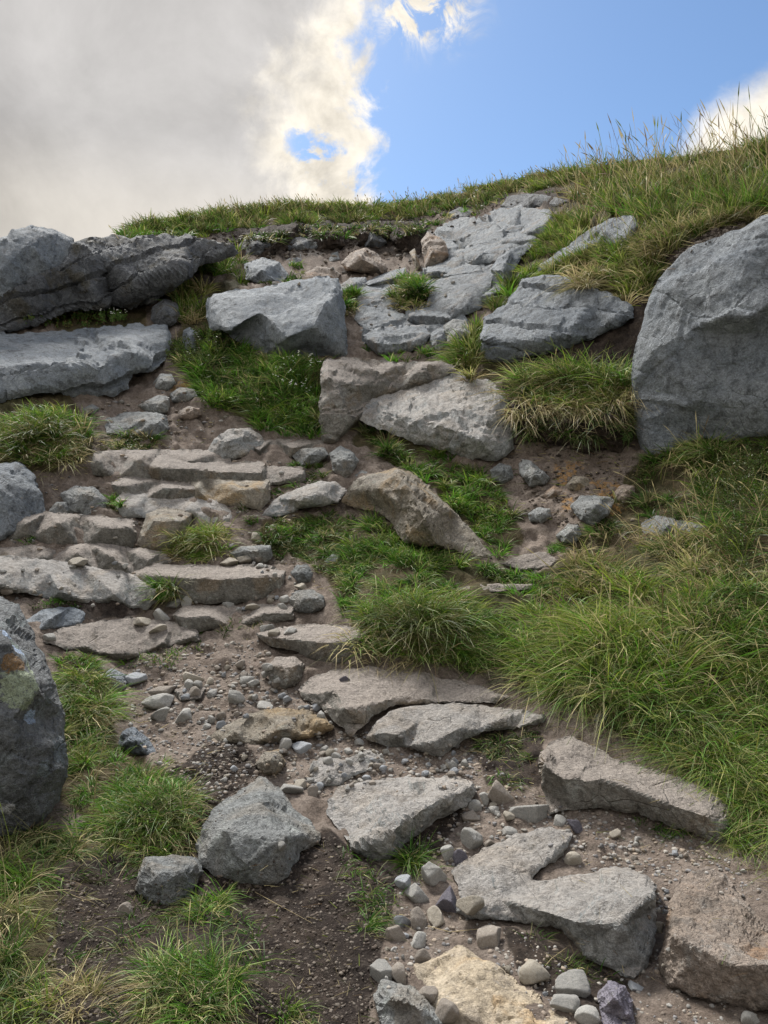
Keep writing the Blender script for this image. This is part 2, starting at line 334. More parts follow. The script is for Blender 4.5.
def zone_grid():
    X, Y = np.meshgrid(GX, GY); Zs = np.zeros(X.shape + (3,))
    for ch, p in ZONES: Zs[..., ch][pip(X, Y, p)] = 1
    k = np.exp(-np.linspace(-2, 2, 5) ** 2); k /= k.sum()
    for ch in range(3):
        a = np.pad(Zs[..., ch], 2, mode='edge')
        a = np.apply_along_axis(lambda r: np.convolve(r, k, 'valid'), 1, a); Zs[..., ch] = np.apply_along_axis(lambda r: np.convolve(r, k, 'valid'), 0, a)
    return Zs
ZG = zone_grid()

def build_hillside():
    cx = np.concatenate([np.arange(-700, -60, 16.0), np.arange(-60, 830, 2.2), np.arange(830, 1470, 16.0)])
    sy = np.interp(cx, [a for a, b in SKY], [b for a, b in SKY])
    sy = sy + 3.0 * perlin(np.stack([cx / 37, cx * 0, cx * 0 + 3.3], -1)) + 2 * perlin(np.stack([cx / 11, cx * 0, cx * 0 + 8.3], -1))
    t = np.concatenate([np.linspace(0, 0.70, 430), np.linspace(0.70, 1, 25)[1:]])
    PX = np.broadcast_to(cx, (len(t), len(cx))); PY = sy[None] + t[:, None] * (1500 - sy[None])
    D = Dimg(PX, PY); P = unproj(PX, PY, D).reshape(-1, 3)
    px, py, d = PX.ravel(), PY.ravel(), D.ravel()
    zn = np.stack([samp(ZG[..., c], px, py) for c in range(3)], -1)
    rough = 0.35 + 0.65 * zn[:, 1] + 0.3 * zn[:, 0]
    fade = np.clip(t[:, None] / 0.02, 0, 1) * np.ones_like(PX); fade = fade.ravel()
    h = (fbm(P, 1.7, 3, 0.5, 1) * 0.05 + fbm(P, 7, 3, 0.55, 2) * 0.038 + fbm(P, 17, 3, 0.55, 22) * 0.016 + fbm(P, 45, 2, 0.6, 3) * 0.011 * rough) * np.clip(d / 4, 0.6, 2.0) * fade
    h = h + (ridged(P, 4.0, 3, 5) * 0.05 * zn[:, 1]) * np.clip(d / 5, .3, 2) * fade
    P = P + h[:, None] * np.array([0, -0.55, 0.83])
    nr, nc = PX.shape
    P = P.reshape(nr, nc, 3)
    top = P[0]; back = []
    for k, (dd, dz) in enumerate([(0.6, -.05), (2, -.1), (6, -.2), (20, .3), (80, 2.0), (300, 4.0)]):
        q = top.copy(); sc = (q[:, 1] + dd) / q[:, 1]; q[:, 0] *= sc; q[:, 1] += dd; q[:, 2] += dz; back.append(q)
    bot = P[-1]; front = []
    for y, z in [(0.5, .24), (0, .2), (-1, .1), (-3, -.3), (-8, -1.5), (-25, -6), (-120, -30)]:
        q = bot.copy(); q[:, 0] = q[:, 0] / q[:, 1] * (1 + (1 - y)); q[:, 1] = y; q[:, 2] = z; front.append(q)
    A = np.concatenate([np.array(back[::-1]), P, np.array(front)], 0); R, C = A.shape[:2]
    zz = zn.reshape(nr, nc, 3)
    zz = np.concatenate([np.repeat(zz[:1] * 0 + [1, 0, 0], len(back), 0), zz, np.repeat(zz[-1:], len(front), 0)], 0)
    idx = np.arange(R * C).reshape(R, C)
    Fc = np.stack([idx[:-1, :-1], idx[1:, :-1], idx[1:, 1:], idx[:-1, 1:]], -1).reshape(-1, 4)
    at = np.concatenate([zz.reshape(-1, 3), np.ones((R * C, 1))], 1)
    me = mesh_np('hillside', A.reshape(-1, 3), Fc, M['soil'], {'zone': at})
    o = bpy.data.objects.new('hillside_ground', me); link(o, kind='structure', label='steep eroded hillside of bare soil, peat and turf', cat='ground')
    TRI.append((A.reshape(-1, 3), Fc))
TRI = []     # what can be stood on, for placing the small things
build_hillside()

# ------------------------------------------------------------------ rocks traced on the photograph and given real depth
def resample(pts, s):
    pts = np.asarray(pts, float); out = []
    n = len(pts)
    for i in range(n):
        a, b = pts[i], pts[(i + 1) % n]; L = math.hypot(*(b - a)[:2]); k = max(1, int(round(L / s)))
        for j in range(k): out.append(a + (b - a) * j / k)
    return np.array(out)
def chaikin(pts, r=0.2):
    pts = np.asarray(pts, float); nx = np.roll(pts, -1, 0)
    return np.stack([pts * (1 - r) + nx * r, pts * r + nx * (1 - r)], 1).reshape(-1, pts.shape[1])
def edge_dist(x, y, poly):
    d = np.full(len(x), 1e9); n = len(poly)
    for i in range(n):
        a = poly[i, :2]; b = poly[(i + 1) % n, :2]; ab = b - a; L2 = ab @ ab + 1e-9
        t = np.clip(((x - a[0]) * ab[0] + (y - a[1]) * ab[1]) / L2, 0, 1)
        d = np.minimum(d, np.hypot(x - a[0] - t * ab[0], y - a[1] - t * ab[1]))
    return d
NR = [0]
def rock(name, cat, label, mat, outline, inner=(), T=0.3, s=None, bulge=1.2, rough=1.0, strata=None, lift=2.0, group=None, jit=1.0, rnd=1.8, kind='thing', facet=0.5, fract=.8, grow=1.0, back=0.0, riser=False):
    """outline and inner: (px, py[, ya]) - the point stands upright over the ground seen at picture row ya"""
    NR[0] += 1; seed = NR[0]
    ol = np.array([(p[0], p[1], p[2] if len(p) > 2 else p[1]) for p in outline], float)
    inn = np.array([(p[0], p[1], p[2] if len(p) > 2 else p[1]) for p in inner], float).reshape(-1, 3)
    if grow != 1.0:
        for A_ in (inn, ol):
            c0 = ol[:, :2].mean(0) if A_ is inn else c0
            dlt = (A_[:, :2] - c0) * (grow - 1); A_[:, :2] += dlt; A_[:, 2] += dlt[:, 1]
    if back:
        k_ = ol[:, 1] < ol[:, 1].mean() - 2; ol[k_, 1] -= back; ol[k_, 2] -= back
    area = 0.5 * abs(np.sum(ol[:, 0] * np.roll(ol[:, 1], -1) - ol[:, 1] * np.roll(ol[:, 0], -1)))
    size = math.sqrt(area)
    if s is None: s = min(1.8, max(.9, size / 26))
    # coarse facets: 1/D is linear over a plane
    if riser and len(inn) == 0:
        xa, xb, ya_, yb_ = ol[:, 0].min(), ol[:, 0].max(), ol[:, 1].min(), ol[:, 1].max(); add = []
        for t_ in (.14, .38, .62, .86):
            xx = xa + (xb - xa) * t_; ys_ = [yy for yy in np.arange(ya_, yb_, .5) if pip(np.array([xx]), np.array([yy]), ol)[0]]
            if len(ys_) > 6: add.append((xx, ys_[0] + (ys_[-1] - ys_[0]) * .5, ys_[-1] + 3.0))
        inn = np.array(add, float).reshape(-1, 3)
    cv = np.concatenate([ol, inn]); cD = Dimg(cv[:, 0], cv[:, 2])
    n0 = len(ol)
    r = delaunay_2d_cdt([Vector(p[:2]) for p in cv], [(i, (i + 1) % n0) for i in range(n0)], [], 1, 1e-4)
    rv = np.array([v[:] for v in r[0]]); src = [o[0] if len(o) else -1 for o in r[3]]
    rI = np.array([1 / cD[k] if k >= 0 else 1 / Dimg(*rv[i]) for i, k in enumerate(src)])
    # boundary
    b = chaikin(ol, 0.06); b = resample(b, s)
    amp = jit * min(2.2, size * 0.018)
    q = np.stack([b[:, 0] / (size * .12 + 4), b[:, 1] / (size * .12 + 4), np.full(len(b), seed * 3.7)], -1)
    tri = lambda z: np.sign(perlin(z)) * np.abs(perlin(z)) ** .6
    b[:, 0] += amp * (tri(q) + .6 * tri(q * 2.7 + 9)) * 1.3; b[:, 1] += amp * (tri(q + 31) + .6 * tri(q * 2.7 + 47)) * 1.3
    x0, y0 = b[:, :2].min(0); x1, y1 = b[:, :2].max(0)
    X, Y = np.meshgrid(np.arange(x0, x1, s), np.arange(y0, y1, s * .9)); X = X + (np.arange(X.shape[0]) % 2)[:, None] * s * .5
    lr = np.random.default_rng(seed)
    X = X.ravel() + lr.uniform(-.22, .22, X.size) * s; Y = Y.ravel() + lr.uniform(-.22, .22, Y.size) * s
    k = pip(X, Y, b); X, Y = X[k], Y[k]
    k = edge_dist(X, Y, b) > .55 * s; X, Y = X[k], Y[k]
    nb = len(b)
    vx = np.concatenate([b[:, 0], X]); vy = np.concatenate([b[:, 1], Y])
    tr = delaunay_2d_cdt([Vector((float(x), float(y))) for x, y in zip(vx, vy)], [(i, (i + 1) % nb) for i in range(nb)], [], 1, 1e-5)
    vv = np.array([v[:] for v in tr[0]]); T0 = np.array([f for f in tr[2] if len(f) == 3], int)
    vx, vy = vv[:, 0], vv[:, 1]
    # depth
    I = np.full(len(vx), np.nan)
    for f in r[2]:
        if len(f) != 3: continue
        A, B, C = rv[f[0]], rv[f[1]], rv[f[2]]; det = (B[1] - C[1]) * (A[0] - C[0]) + (C[0] - B[0]) * (A[1] - C[1])
        if abs(det) < 1e-9: continue
        l1 = ((B[1] - C[1]) * (vx - C[0]) + (C[0] - B[0]) * (vy - C[1])) / det; l2 = ((C[1] - A[1]) * (vx - C[0]) + (A[0] - C[0]) * (vy - C[1])) / det; l3 = 1 - l1 - l2
        k = np.isnan(I) & (l1 > -.002) & (l2 > -.002) & (l3 > -.002)
        I[k] = (l1 * rI[f[0]] + l2 * rI[f[1]] + l3 * rI[f[2]])[k]
    bad = np.where(np.isnan(I))[0]
    good = np.where(~np.isnan(I))[0]
    for i in bad:
        j = good[np.argmin((vx[good] - vx[i]) ** 2 + (vy[good] - vy[i]) ** 2)]; I[i] = I[j]
    D = 1 / I
    ed = edge_dist(vx, vy, b)
    R = max(float(ed.max()) * .45, 2)
    D = D * (1 - (lift + bulge * np.sqrt(np.clip(1 - (1 - np.clip(ed / R, 0, 1)) ** 2, 0, 1))) / F)
    D = D * (1 + rnd / F * (1 - sstep(ed, 0, min(5.0, float(ed.max()) * .3))) ** 2)
    P = unproj(vx, vy, D)
    # bnd loop indices of the result
    omap = {}
    for i, oo in enumerate(tr[3]):
        for k in oo: omap[k] = i
    loop = [omap[i] for i in range(nb) if i in omap]
    loop = [l for i, l in enumerate(loop) if l != loop[i - 1]]
    # round the arrises a little
    nbr_s = np.zeros_like(P); cnt = np.zeros(len(P))
    E = np.concatenate([T0[:, [0, 1]], T0[:, [1, 2]], T0[:, [2, 0]]]); E = np.concatenate([E, E[:, ::-1]])
    fixed = np.zeros(len(P), bool); fixed[loop] = True
    np.add.at(cnt, E[:, 0], 1)
    for it in range(1):
        nbr_s[:] = 0; np.add.at(nbr_s, E[:, 0], P[E[:, 1]]); av = nbr_s / np.maximum(cnt, 1)[:, None]
        P = np.where(fixed[:, None], P, P * .6 + av * .4)
    if (np.cross(P[T0[:, 1]] - P[T0[:, 0]], P[T0[:, 2]] - P[T0[:, 0]]) * (P[T0[:, 0]] - np.array([0, 0, EYE]))).sum() > 0: T0 = T0[:, ::-1]
    Nn = vnormals(P, T0)
    wsz = size * float(np.median(D)) / F
    # relief: broad facets, hollows, chips
    pw = P + seed * 3.1
    h = fbm(pw, 1.6 / wsz, 3, .5, 1) * .03 * wsz * facet + ridged(pw, 3.2 / wsz, 4, 2) * .03 * wsz * facet
    md = float(np.median(D))
    h = h + fbm(pw, 14, 4, .6, 4) * .013 * rough + fbm(pw, 55, 3, .6, 5) * .006 * rough
    md = float(np.median(D))
    ns = max(6, min(26, int(size / 7))); sd_ = P[lr.integers(0, len(P), ns)]
    wv = P + np.stack([fbm(pw, 2.5 / wsz, 3, .5, 21), fbm(pw, 2.5 / wsz, 3, .5, 22), fbm(pw, 2.5 / wsz, 3, .5, 23)], -1) * .10 * wsz
    dd = ((wv[:, None] - sd_[None]) ** 2).sum(-1); ci = dd.argmin(1)
    tl = lr.normal(size=(ns, 3)) * .17; so_ = lr.normal(size=ns) * .012 * wsz
    hall = np.clip(((P[:, None] - sd_[None]) * tl[None]).sum(-1) + so_[None], -.06 * wsz, .06 * wsz)
    rt = np.sqrt(dd); wgt = np.exp(-(rt - rt.min(1)[:, None]) / (1.1 * s * md / F)); hp = (hall * wgt).sum(1) / wgt.sum(1)
    h = h + np.clip(hp, -.06 * wsz, .06 * wsz) * fract
    d2 = np.partition(dd, 1, axis=1); gap = np.sqrt(d2[:, 1]) - np.sqrt(d2[:, 0])
    h = h - (1 - sstep(gap, 0, max(.022 * wsz, 2.6 * s * md / F))) * .024 * wsz * fract * (lr.random(ns)[ci] > .45)
    # chipped planes: quantised noise gives small scarps; thin bedding cracks
    qn = fbm(pw, 4.2 / wsz, 3, .5, 12) * 3.2; qf = np.floor(qn); st_ = sstep(qn - qf, .70, 1.0)
    h = h + (qf + st_) * .012 * wsz * facet
    bed = (pw @ np.array([.12, -.34, .93])) / (.13 * min(wsz, 1.0) + .03) + fbm(pw, 2.2 / wsz, 3, .5, 15) * 1.1
    bf = np.abs(bed - np.floor(bed) - .5); h = h - (1 - sstep(bf, 0, .13)) * .022 * wsz * facet * sstep(fbm(pw, 3.5 / wsz, 2, .5, 19), .0, .35)
    if strata:
        (sxn, syn, szn), thick, am = strata
        sc = (P @ np.array([sxn, syn, szn])) / thick + fbm(P, .55, 3, .5, 6) * .22 / thick * .7 + fbm(P, 1 / thick * .5, 3, .5, 8) * .28
        fl = np.floor(sc); fr = sc - fl
        lay = np.sin(fl * 12.9898 + seed) * 43758.5453; lay = lay - np.floor(lay)
        prof = np.where(fr < .80, .75 + .25 * fr / .8, np.where(fr < .86, 1 - (fr - .8) / .06, (fr - .86) / .14 * .75))      # each bed juts out at its top, notch beneath the next
        h = h + am * (prof * (.45 + lay * .7) + (lay - .5) * .8)
    w = np.clip(ed / (s * 2.0), .3, 1)
    P = P + Nn * (h * w)[:, None]
    # the body behind the seen face, running back into the hill
    c = P[loop].mean(0); ray = P[loop] - np.array([0, 0, EYE]); ray /= np.linalg.norm(ray, axis=1)[:, None]
    L = P[loop]; rings = [np.array(loop)]; V = [P]; nv = len(P)
    for fr, sh in ((.12, .015), (.35, .08), (.7, .2), (1.0, .4)):
        Q = L + ray * (T * fr); cc = Q.mean(0); Q = Q + (cc - Q) * sh
        Q = Q + (fbm(Q + seed, 2.2 / wsz, 3, .5, 9) * .06 * wsz)[:, None] * np.array([.5, .3, .8]) * min(1, fr * 3)
        V.append(Q); rings.append(np.arange(nv, nv + len(Q))); nv += len(Q)
    V.append(V[-1].mean(0)[None] + np.array([[0, .02, 0]])); cap = nv
    FF = [T0]
    for a, bb in zip(rings[:-1], rings[1:]):
        a2, b2 = np.roll(a, -1), np.roll(bb, -1)
        FF.append(np.stack([a, bb, b2], -1)); FF.append(np.stack([a, b2, a2], -1))
    a = rings[-1]; FF.append(np.stack([a, np.full(len(a), cap), np.roll(a, -1)], -1))
    V = np.concatenate(V); FF = np.concatenate(FF)
    org = np.array([c[0], c[1] + T * .3, V[:, 2].min()])
    me = mesh_np(name, V - org, FF, M[mat] if isinstance(mat, str) else mat)
    import bmesh
    bm = bmesh.new(); bm.from_mesh(me); bmesh.ops.recalc_face_normals(bm, faces=bm.faces); bm.to_mesh(me); bm.free()
    me.set_sharp_from_angle(angle=RAD(26))
    o = bpy.data.objects.new(name, me); o.location = org
    link(o, label, cat, group, kind)
    TRI.append((V, FF))
    return o

def R(label, mat, outline, inner=(), T=0.3, name='rock', cat='rock', **k): return rock(name, cat, label, mat, outline, inner, T, **k)
def STEP(label, mat, outline, inner=(), T=0.35, **k): return rock('stone_step', 'stone step', label, mat, outline, inner, T, group='stones of the stepped path', grow=1.10, back=3.5, fract=.22, facet=.22, rough=.65, **k)
def SLAB(label, mat, outline, inner=(), T=0.3, **k):
    if outline[0][1] < 335 and 'path' in label: k.update(grow=1.18, riser=True, bulge=.2, fract=.4, facet=.3)
    if outline[0][1] > 540 and 'facet' not in k: k.update(facet=.28, fract=.4, rough=.7)
    return rock('stone_slab', 'slab', label, mat, outline, inner, T, **k)
def BOUL(label, mat, outline, inner=(), T=0.8, **k): return rock('boulder', 'boulder', label, mat, outline, inner, T, **k)
# --- the outcrop at the upper left
BOUL('smooth pointed blue grey boulder at the left end of the layered outcrop', 'blue',
  [(-90,262,325),(-30,240,320),(0,239,322),(14,228,318),(28,226,316),(60,231,312),(74,240,312),(80,250,318),(62,268,322),(40,280,326),(20,291,330),(0,304,334),(-90,318,338)],
  [(28,245,328),(45,262,326),(0,270,336)], T=2.0, bulge=4, facet=.4, fract=.4, s=1.8)
rock('layered_outcrop', 'outcrop', 'dark layered rock outcrop jutting over low plants on the left', 'dark',
  [(-90,312,338),(0,300,335),(38,278,330),(60,262,322),(72,244,315),(92,237,305),(112,236,300),(136,239,300),(162,237,296),(190,238,292),(210,240,290),(232,247,290),(236,256,292),(222,262,294),(205,266,298),(192,270,306),(180,277,308),(172,290,312),(155,300,314),(130,305,314),(108,304,316),(84,306,322),(58,314,326),(30,324,331),(0,331,334),(-90,338,340)],
  [(180,272,320),(140,284,324),(95,296,328),(40,306,334),(100,262,318),(150,252,308)], T=2.5, bulge=2, facet=.3, s=1.5, fract=.12,
  strata=((-.36, -.30, .88), .24, .085), rough=1.3)
SLAB('broad cracked blue grey slab under the layered outcrop', 'blue',
  [(-90,338,342),(0,334,338),(33,333,336),(67,331,334),(100,328,330),(140,327,330),(166,328,332),(172,336,345),(168,354,362),(160,368,374),(132,374,388),(128,388,396),(113,397,398),(72,397,398),(50,393,399),(20,398,400),(0,402,402),(-90,408,408)],
  [(0,368,392),(45,364,392),(70,374,399),(100,366,394),(130,358,386),(60,348,366),(140,342,360)], T=1.2, strata=((-.10,-.40,.9), .22, .07), s=1.8, fract=.2, facet=.35)
R('dark block at the right end of the layered outcrop, beside straw grass', 'dark', [(150,320,326),(152,307,322),(165,298,318),(178,304,318),(180,315,324),(176,324,328),(160,330,330)], [(164,310,332)], T=.5)
R('small upright stone wedged among grass left of the big block', 'blue', [(182,340),(183,330,340),(190,327,340),(198,333,345),(195,350,352),(186,350,352)], [(190,336,352)], T=.25)
R('small angular block on the bare bank below the cracked slab', 'grey', [(153,384),(160,374,382),(172,374,382),(176,383,390),(168,392),(155,390)], [(163,380,394)], T=.3)
R('thin tilted slab on bare ground left of the green bank', 'grey', [(137,406),(158,395,402),(170,397,405),(169,412,415),(155,416)], [(160,403,416)], T=.3)
SLAB('flat grey slab above the topmost path step', 'grey', [(103,420),(125,412,416),(150,412,418),(167,416,424),(169,430,433),(158,439,441),(130,437,439),(106,433,434)], [(130,421,428),(158,422,440)], T=.4)
R('little pale stone beside the left grass hummock', 'grey', [(82,409),(92,404,408),(100,408,412),(95,415),(86,415)], [(92,408,416)], T=.2)
BOUL('blue grey boulder cut by the left edge beside the steps', 'blue', [(-90,478,500),(0,463,480),(20,462,474),(34,478,486),(43,498,503),(45,515,518),(32,522,525),(16,536,540),(0,541,543),(-90,548,550)], [(0,490,520),(22,490,512),(10,515,535)], T=.8, bulge=8)
# --- the big block and the path behind it
BOUL('large block with a sloping flat face in the middle of the slope', 'blue',
  [(207,302,340),(214,293,336),(260,287,328),(303,278,320),(338,277,318),(344,298,332),(347,330,352),(346,354,356),(340,360,356),(297,362,352),(280,360,350),(262,357,348),(230,335,346),(208,328,350)],
  [(229,331,368),(287,337,374),(314,326,372),(328,300,356),(318,279,330),(262,312,354)], T=1.6, bulge=.8, facet=.3, rough=.8, fract=.45, s=2.0)
R('pale flat rock behind the left shoulder of the big block', 'blue', [(244,264,272),(262,257,270),(280,263,274),(289,276,280),(280,283),(262,284),(246,280)], [(262,270,284)], T=.7)
R('flat brown stone sitting just behind the big block', 'brown', [(305,273),(318,266,271),(334,269,273),(341,274),(337,279),(308,279)], T=.5)
BOUL('rounded brown boulder below the peat edge near the skyline', 'brown', [(341,264,272),(350,253,268),(366,247,266),(378,254,268),(388,268,274),(384,276),(365,273,276),(346,270,274)], [(362,258,278),(376,266,280)], T=.9)
R('thin dark stone on the peat left of the brown boulder', 'dark', [(285,259),(300,254,258),(306,262),(289,265)], T=.4)
R('steep blue grey rock leaning on the peat edge under the skyline', 'dark', [(362,233,240),(367,224,238),(379,232,242),(387,243,248),(378,249,250),(365,247,249)], [(372,238,252)], T=.7)
R('tiny pale stone above the brown boulder', 'grey', [(327,255),(338,251,255),(340,260),(330,262)], T=.3)
R('narrow upright stone on end beside the upper path', 'tan', [(409,252,268),(415,248,266),(421,267,272),(417,273,274)], [(415,260,274)], T=.3)
R('upright slab on edge with a brown flank at the upper path', 'brown', [(421,240,262),(428,231,258),(444,240,258),(449,254,264),(441,264,268),(425,270,272)], [(432,252,272)], T=.7)
SLAB('small pale slab of the upper path behind the big block', 'upper', [(366,282),(385,274,278),(403,269,274),(406,278,281),(392,284,286),(372,288)], T=.5)
SLAB('worn slab of the upper path with rounded front, second below the brown boulder', 'upper', [(355,299),(358,290,294),(376,284,288),(397,287,291),(393,300,303),(385,308,309),(362,306,308)], [(376,300,310)], T=.6)
SLAB('long tilted path slab right of the big block corner', 'upper', [(358,319),(362,307,312),(385,308,312),(405,317,321),(414,326,327),(392,329,330),(368,328,330)], [(385,322,330)], T=.6)
SLAB('pale lumpy slab crossing the path above the great step slab', 'upper', [(362,335,345),(376,327,340),(400,325,338),(424,324,338),(431,335,346),(424,346,352),(405,353,356),(380,356,357),(371,350,354)], [(376,343,358),(402,342,358),(422,338,352)], T=.7)
R('small square stone right of the pale lumpy slab', 'upper', [(428,336,342),(440,326,338),(447,330,340),(448,346,348),(440,353,354),(430,348,350)], [(438,338,354)], T=.4)
R('rounded stone against the grass edge, right of the small square stone', 'grey', [(443,326,338),(453,319,334),(466,320,332),(471,334,344),(456,348,350),(447,346,350)], [(458,330,350)], T=.5)
SLAB('smooth tilted slab with overhanging front in the upper path', 'upper', [(433,290,302),(440,282,296),(462,277,290),(488,275,286),(486,288,298),(478,306,310),(452,318,320),(437,314,318),(432,304,312)], [(455,306,320),(470,290,308)], T=.9)
SLAB('long flat slab near the top of the path, under the green patch', 'upper', [(444,232,238),(465,225,232),(495,223,229),(517,226,231),(513,234,237),(490,238,240),(468,242,244),(452,240,243)], [(470,234,245),(500,230,240)], T=1.0)
SLAB('topmost broad slab of the path below the skyline bank', 'upper', [(486,222),(500,211,216),(520,209,214),(547,211,216),(541,222,224),(520,228,229),(496,227,228)], [(515,220,229)], T=1.2)
SLAB('tilted slab on the right side of the upper path by the grass', 'upper', [(518,232),(535,221,226),(549,214,220),(551,223,226),(542,233,236),(528,238)], T=.8)
SLAB('stacked ledge slab in the middle of the upper path', 'upper', [(458,252,258),(480,243,252),(503,239,248),(507,250,256),(499,263,265),(476,265,266),(462,260,263)], [(480,256,267)], T=.9, strata=((0,-.3,.95),.16,.05))
SLAB('thin lower ledge beneath the stacked ledge slab', 'upper', [(461,268,270),(480,263,267),(499,264,268),(491,275,276),(467,277)], T=.6)
R('long curved rock edging the upper path under the grass slope', 'blue', [(485,288,292),(490,270,282),(497,259,274),(511,249,264),(529,242,256),(534,246,256),(521,257,264),(514,271,276),(506,286,290),(495,297,298),(486,297,298)], [(502,270,294)], T=.8)
SLAB('low path slab between the upright slab and the smooth tilted slab', 'upper', [(424,269,272),(440,263,268),(457,270,273),(448,279),(430,278)], T=.5)
SLAB('rough ledge rising behind the upright slab', 'upper', [(436,236,244),(452,240,246),(462,250,256),(462,262,265),(449,266,268),(446,252,260)], T=.6)
rock('peat_bank', 'bank', 'dark ragged peat face under the turf of the skyline', M['soil_peat'], [(232,240,244),(250,232,240),(272,226,238),(300,224,236),(330,223,234),(360,223,233),(395,219,229),(424,222,230),(428,240,242),(420,256,257),(396,247,249),(388,240,242),(350,249,250),(318,252,252),(290,250,251),(262,258,258),(240,258,258)], [(280,236,254),(330,234,252),(372,232,246),(410,234,252)], T=.8, kind='structure', rough=3.5, facet=1.2)
R('dark craggy stone at the left end of the peat face', 'dark', [(238,246,252),(248,236,250),(264,236,250),(272,246,254),(264,256),(246,258)], [(256,244,258)], T=.6)
R('flat dark stone bedded in the middle of the peat face', 'dark', [(282,244,248),(296,237,246),(316,238,246),(322,246,250),(308,252),(288,251)], [(302,243,252)], T=.6)
R('low dark stone below turf in the right half of the peat face', 'dark', [(392,236,242),(402,229,240),(416,231,240),(422,242,246),(408,247),(395,245)], [(407,237,248)], T=.6)
R('broken bluish ledge right of the flat brown stone', 'upper', [(338,286),(350,278,284),(366,277,282),(368,286,288),(356,292),(342,292)], [(354,283,292)], T=.5)
R('grey stone on the bare ground below the small upright stone', 'grey', [(170,394,398),(180,387,395),(194,389,396),(198,397,400),(186,404),(172,402)], [(184,394,404)], T=.3)
R('greyish brown stone half buried beside the thin tilted slab', 'brown', [(178,412,416),(188,406,413),(200,408,414),(202,416),(190,421),(179,419)], [(190,411,421)], T=.3)
BOUL('dark rounded boulder set into the peat just below the skyline', 'dark', [(500,207,210),(508,196,206),(526,193,204),(546,195,203),(568,201,205),(560,207),(540,207,208),(520,210)], [(530,201,210)], T=1.2)
R('flat grey stone just left of the topmost broad slab', 'blue', [(495,210),(508,205,208),(518,211),(498,215)], T=.5)
R('low bluish stone in peat left of the topmost slabs', 'dark', [(446,214),(460,207,211),(476,212),(468,218),(450,219)], T=.6)
rock('bedrock', 'bedrock', 'bedrock ledges showing between the slabs of the upper path', 'upper', [(354,304),(372,290),(392,283),(424,276),(432,262),(424,244),(440,226),(470,220),(490,208),(520,203),(556,206),(560,216),(548,238),(534,252),(510,272),(495,300),(478,318),(470,345),(446,356),(410,357),(368,356),(356,330)],
  [(400,310,312),(440,260,262),(480,250,252),(500,225,227)], T=1.0, strata=((.05,-.45,.89),.34,.15), lift=-16, bulge=0, fract=.5)
SLAB('cracked ledge of the upper path below the topmost broad slab', 'upper', [(492,236),(512,232,235),(532,234,237),(534,244,246),(516,250,252),(496,248,249)], T=.8)
SLAB('blocky ledge of the upper path just above the smooth tilted slab', 'upper', [(440,272),(458,266,270),(478,266,270),(480,276,278),(460,281,282),(442,282)], T=.7)
SLAB('low ledge of the upper path left of the smooth tilted slab', 'upper', [(404,286),(418,280,284),(434,283,287),(433,296,298),(416,300),(403,296)], T=.6)
SLAB('step like ledge of the upper path beneath the smooth tilted slab', 'upper', [(408,310),(428,304,309),(450,312,316),(452,324,325),(428,326,327),(408,322)], T=.6)
SLAB('pale ledge of the upper path left of the curved rock', 'upper', [(478,290),(494,284,288),(500,292,296),(490,304,305),(476,303)], T=.5)
# --- right side
SLAB('wide flat topped slab jutting from the right grass slope', 'blue',
  [(480,334,358),(484,320,345),(504,306,332),(516,292,322),(522,281,314),(536,276,308),(560,276,306),(576,284,308),(600,291,312),(616,296,312),(633,306,318),(631,320,328),(614,327,334),(598,336,342),(574,346,351),(551,353,357),(530,357,361),(506,363,364),(485,361,363),(482,348,362)],
  [(482,338,368),(502,344,370),(540,341,366),(572,334,356),(612,322,340),(545,300,330)], T=1.6, bulge=.5, facet=.3, fract=.35, strata=((.05,-.3,.95),.22,.045), s=1.8)
R('narrow leaning rock strip half buried in the right grass slope', 'blue', [(536,266,272),(560,250,262),(590,230,246),(612,217,236),(633,215,236),(638,226,242),(630,240,248),(618,247,252),(600,244,252),(575,257,264),(550,269,274),(538,271,274)], [(606,232,254)], T=.9)
BOUL('huge rounded boulder cut by the right edge above the grass bank', 'blue',
  [(633,424,445),(632,385,440),(636,340,436),(648,300,428),(664,268,420),(690,245,408),(720,237,404),(746,224,400),(775,213,398),(870,200,395),(880,440,450),(775,436,447),(742,440,447),(700,440,447),(662,456,458),(641,452,455)],
  [(645,420,458),(652,350,456),(676,290,446),(720,262,436),(700,297,452),(690,330,458),(725,316,462),(752,317,462),(770,302,458),(730,335,448),(760,332,446),(700,400,458),(760,400,455),(740,280,452)], T=1.8, bulge=3, facet=.25, s=1.8, rough=.8, fract=.3)
rock('peat_bank', 'bank', 'dark overhanging peat bank topped by grass beneath the wide slab', M['soil_peat'],
  [(498,416,424),(508,402,420),(530,396,418),(560,400,418),(590,396,416),(615,390,414),(632,384,414),(636,410,426),(633,442,446),(620,453,456),(600,449,454),(585,456,458),(565,446,452),(545,441,448),(525,441,446),(514,428,434)],
  [(520,420,448),(560,422,462),(600,420,464),(625,418,460)], T=.8, kind='structure', rough=3.5, facet=1.2)
R('kite shaped pale stone hanging in the eroded bank', 'grey', [(515,456),(530,461,466),(551,477,480),(545,485),(530,487),(521,475,478)], [(534,474,492)], T=.3)
R('blocky grey stone below the lower great step slab at the bank', 'grey', [(490,470,476),(500,463,472),(512,466,474),(514,478),(503,484),(492,481)], [(503,470,483)], T=.25)
R('ochre stone wedged above the diamond shaped stone', 'tan', [(566,484,490),(574,476,486),(588,477,486),(592,486,490),(580,492),(568,491)], [(578,482,493)], T=.25)
R('dull brown stone right of the diamond shaped stone', 'brown', [(614,492,497),(622,484,493),(634,486,494),(636,498),(626,504),(616,501)], [(626,491,504)], T=.25)
